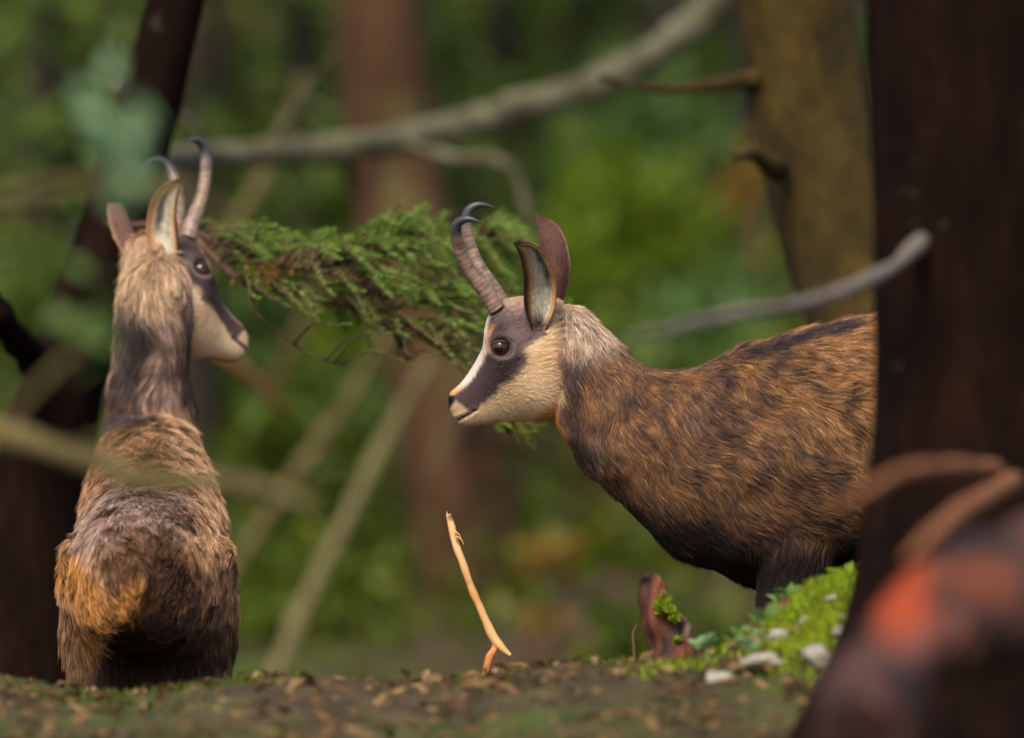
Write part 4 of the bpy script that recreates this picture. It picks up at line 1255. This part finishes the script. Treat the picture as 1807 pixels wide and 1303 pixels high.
for k, (a, b, w) in enumerate([(1172, 1055, 9), (1165, 1075, 7), (1182, 1075, 7), (1160, 1068, 5), (1190, 1090, 5), (1195, 1128, 5)]):
    rr_ = np.random.RandomState(640 + k)
    n = 60
    B = W(a, b, 11.5) + np.array([0, -.022, 0]) + rr_.normal(0, w / S * .6, (n, 3))
    V, F = leaves(B, nrm(rr_.normal(size=(n, 3)) + np.array([0, -1, .3])), .007, .006, 650 + k)
    attach(MB().add(V, F).build('moss_tuft', M['moss'], None, False), sn)

# stones on the mound
def stone(px, py, d, rx, rz, seed, label):
    r = np.random.RandomState(seed)
    th, ph = np.meshgrid(np.linspace(.001, math.pi - .001, 18), np.linspace(0, 2 * math.pi, 26, endpoint=False), indexing='ij')
    L = np.stack([np.sin(th) * np.cos(ph), np.sin(th) * np.sin(ph), np.cos(th)], -1).reshape(-1, 3)
    # chipped facets
    rad = np.ones(len(L))
    for q in range(13):
        nv = nrm(r.normal(size=3)); cut = r.uniform(.5, .85)
        dt = L @ nv
        rad = np.where(dt > cut, np.minimum(rad, cut / np.maximum(dt, 1e-3)), rad)
    rad = rad * (1 + .05 * noise3(L, 5, seed) + .025 * noise3(L, 14, seed + 5))
    c, d = ray_ground(px, py)
    k = d / D0 / S
    V = L * rad[:, None] * np.array([rx * k, rx * k * .85, rz * k])
    c[2] = float(g(c[0], c[1])) + .15 * rz * k
    o = MB().add(V, ring_faces(18, 26)).build('stone', M['stone'], None, True)
    o.location = c
    tag(o, label, 'stone')
for k, (a, b, d, rx, rz, lab) in enumerate([
    (1372, 1132, 10.85, 26, 24, 'pointed chalk white stone set in the moss'), (1345, 1176, 10.7, 66, 26, 'broad flat pale grey stone below the pointed white stone'),
    (1445, 1172, 10.7, 36, 26, 'blue grey stone beside the broad flat stone'), (1488, 1098, 10.9, 22, 15, 'small white stone close to the dark trunk'),
    (1466, 1064, 11.05, 15, 10, 'tiny pale stone on top of the moss cushion'), (1418, 1102, 10.9, 14, 12, 'small pinkish stone half sunk in the moss'),
    (1480, 1128, 10.75, 18, 16, 'rounded beige stone between the moss and the dark trunk'), (1268, 1204, 10.75, 38, 20, 'low grey stone beside the leafy herb')]):
    stone(a, b, d, rx, rz, 660 + k, lab)

# moss cushions, litter
r = np.random.RandomState(680)
def on_ground(px, py, d):
    """point on the floor below a picture point at depth d"""
    p = W(px, py, d)
    return p
n = 30000
x = MOUND[0] + .03 + r.normal(0, .14, n); y = (11.16 - D0) + r.normal(0, .10, n)
mk = noise3(np.stack([x, y, 0 * x], -1), 22, 681) + r.normal(0, .3, n) + .75 - 1.9 * np.abs(x - MOUND[0] - .04) / .3
x, y = x[mk > 0], y[mk > 0]
B = np.stack([x, y, g(x, y) - .002], -1)
V, F = blades(B, nrm(r.normal(size=(len(x), 3)) * .55 + np.array([0, -.15, 1])), r.uniform(.008, .022, len(x)), .0045, 682)
tag(MB().add(V, F).build('moss', M['moss'], None, False), 'bright yellow green moss cushion over the mound', 'moss', None, 'stuff')
n = 16000
x = r.uniform(-1.0, 1.0, n); y = r.uniform(-1.6, -.55, n)
mk = noise3(np.stack([x, y, 0 * x], -1), 9, 683) + r.normal(0, .35, n)
x, y = x[mk > .25], y[mk > .25]
B = np.stack([x, y, g(x, y) - .002], -1)
V, F = blades(B, nrm(r.normal(size=(len(x), 3)) * .6 + np.array([0, -.1, 1])), r.uniform(.006, .018, len(x)), .004, 684)
tag(MB().add(V, F).build('bank_moss', M['leaf_mid'], None, False), 'thin dark moss and grass over the bank', 'moss', None, 'stuff')
n = 3500
x = r.uniform(-1.2, 1.2, n); y = r.uniform(-2.2, -.5, n)
B = np.stack([x, y, g(x, y) + .003], -1)
V, F = leaves(B, nrm(r.normal(size=(n, 3)) * np.array([1, 1, .25])), r.uniform(.012, .04, n), r.uniform(.006, .02, n), 685)
tag(MB().add(V, F).build('leaf_litter', M['litter'], None, False), 'brown leaf litter scattered over the bank', 'litter', None, 'stuff')

# small plants
def herb(name, label, px, py, d, n, size, mat, seed, spread=1.0):
    r = np.random.RandomState(seed)
    c = W(px, py, d)
    zg = float(g(c[0], c[1]))
    root = empty(name, (c[0], c[1], min(zg, c[2])), label, 'plant')
    b0 = np.array([c[0], c[1], min(zg, c[2] - .01) - .005])
    V, F = tube([b0, (b0 + c) / 2 + r.normal(0, .003, 3), c], [.0022, .0018, .0012], 6, 10)
    attach(MB().add(V, F).build('stem', mat), root)
    for k in range(n):
        a = 6.283 * k / n + r.uniform(-.3, .3)
        dr = nrm(np.array([math.cos(a), .7 * math.sin(a) - .15, r.uniform(.0, .55)]))
        b = c + np.array([0, 0, r.uniform(-.012, .004)])
        V, F = leaves(np.array([b]), dr[None], size * r.uniform(.7, 1.2), size * .55 * r.uniform(.8, 1.1), seed + k, .18)
        attach(MB().add(V, F).build('leaf', mat, None, False), root)
herb('leafy_herb', 'little herb with whitish leaves at the foot of the snag', 1243, 1132, 11.2, 7, .030, M['herb'], 690)
herb('leafy_herb', 'green seedling with pointed leaves behind the whitish herb', 1300, 1118, 11.15, 8, .024, M['leaf_cool'], 700)
herb('leafy_herb', 'bluish seedling between the whitish herb and the pointed white stone', 1322, 1130, 11.0, 8, .022, M['herb'], 710)
herb('leafy_herb', 'dark green plant at the leg of the chamois in profile', 1392, 1050, 11.35, 11, .034, M['leaf_cool'], 720)
herb('leafy_herb', 'tall green plant on top of the moss cushion', 1425, 1042, 11.4, 10, .032, M['leaf_mid'], 735)
herb('leafy_herb', 'small fresh plant against the dark trunk above the moss', 1490, 1020, 11.35, 9, .030, M['leaf_bright'], 750)
herb('leafy_herb', 'low plant on the edge of the mound left of the moss', 1350, 1085, 11.15, 9, .026, M['leaf_cool'], 765)
# a single dry grass blade
P_ = np.array([W(1120, 1210, 11.6), W(1119, 1150, 11.6), W(1117, 1120, 11.6), W(1124, 1102, 11.6)])
V, F = tube(P_, np.array([.0022, .002, .0016, .0005]), 5, 20)
tag(MB().add(V, F).build('grass_blade', M['litter']), 'single dry grass blade beside the snag', 'grass')

# rotten red wood leaning at the foot of the dark trunk
rw = empty('rotten_log', tuple(W(1640, 1230, 9.3)), 'crumbling red orange rotten log lying against the foot of the dark trunk', 'log')
V, F = tube([W(1860, 1000, 8.7), W(1740, 1055, 8.6), W(1640, 1105, 8.5), W(1560, 1180, 8.4), W(1500, 1310, 8.3)], np.array([115, 105, 92, 84, 90]) * 8.5 / D0 / S, 56, 110, .20, 770, 22)
V = V + nrm(V - W(1700, 1130, 8.5)) * (.006 * noise3(V, 90, 773) + .004 * noise3(V, 220, 774))[:, None]
px, py = to_px(V)
f = smooth(-1, 1, noise3(V, 60, 771))
C = np.array([.016, .007, .006]) * (1 - f[:, None]) + np.array([.060, .022, .016]) * f[:, None]
C = mixc(C, (.24, .032, .004), smooth(85, 25, np.hypot((px - 1595), (py - 1062) * .8) + 14 * noise3(V, 40, 772)) * .95)
C = mixc(C, (.17, .058, .040), smooth(75, 20, np.hypot((px - 1660) * .8, py - 1135) + 14 * noise3(V, 40, 775)) * .8)
C = mixc(C, (.16, .036, .009), smooth(70, 20, np.hypot((px - 1720) * .6, py - 1010) + 14 * noise3(V, 40, 776)) * .5)
attach(MB().add(V, F, C).build('wood', M['snag']), rw)
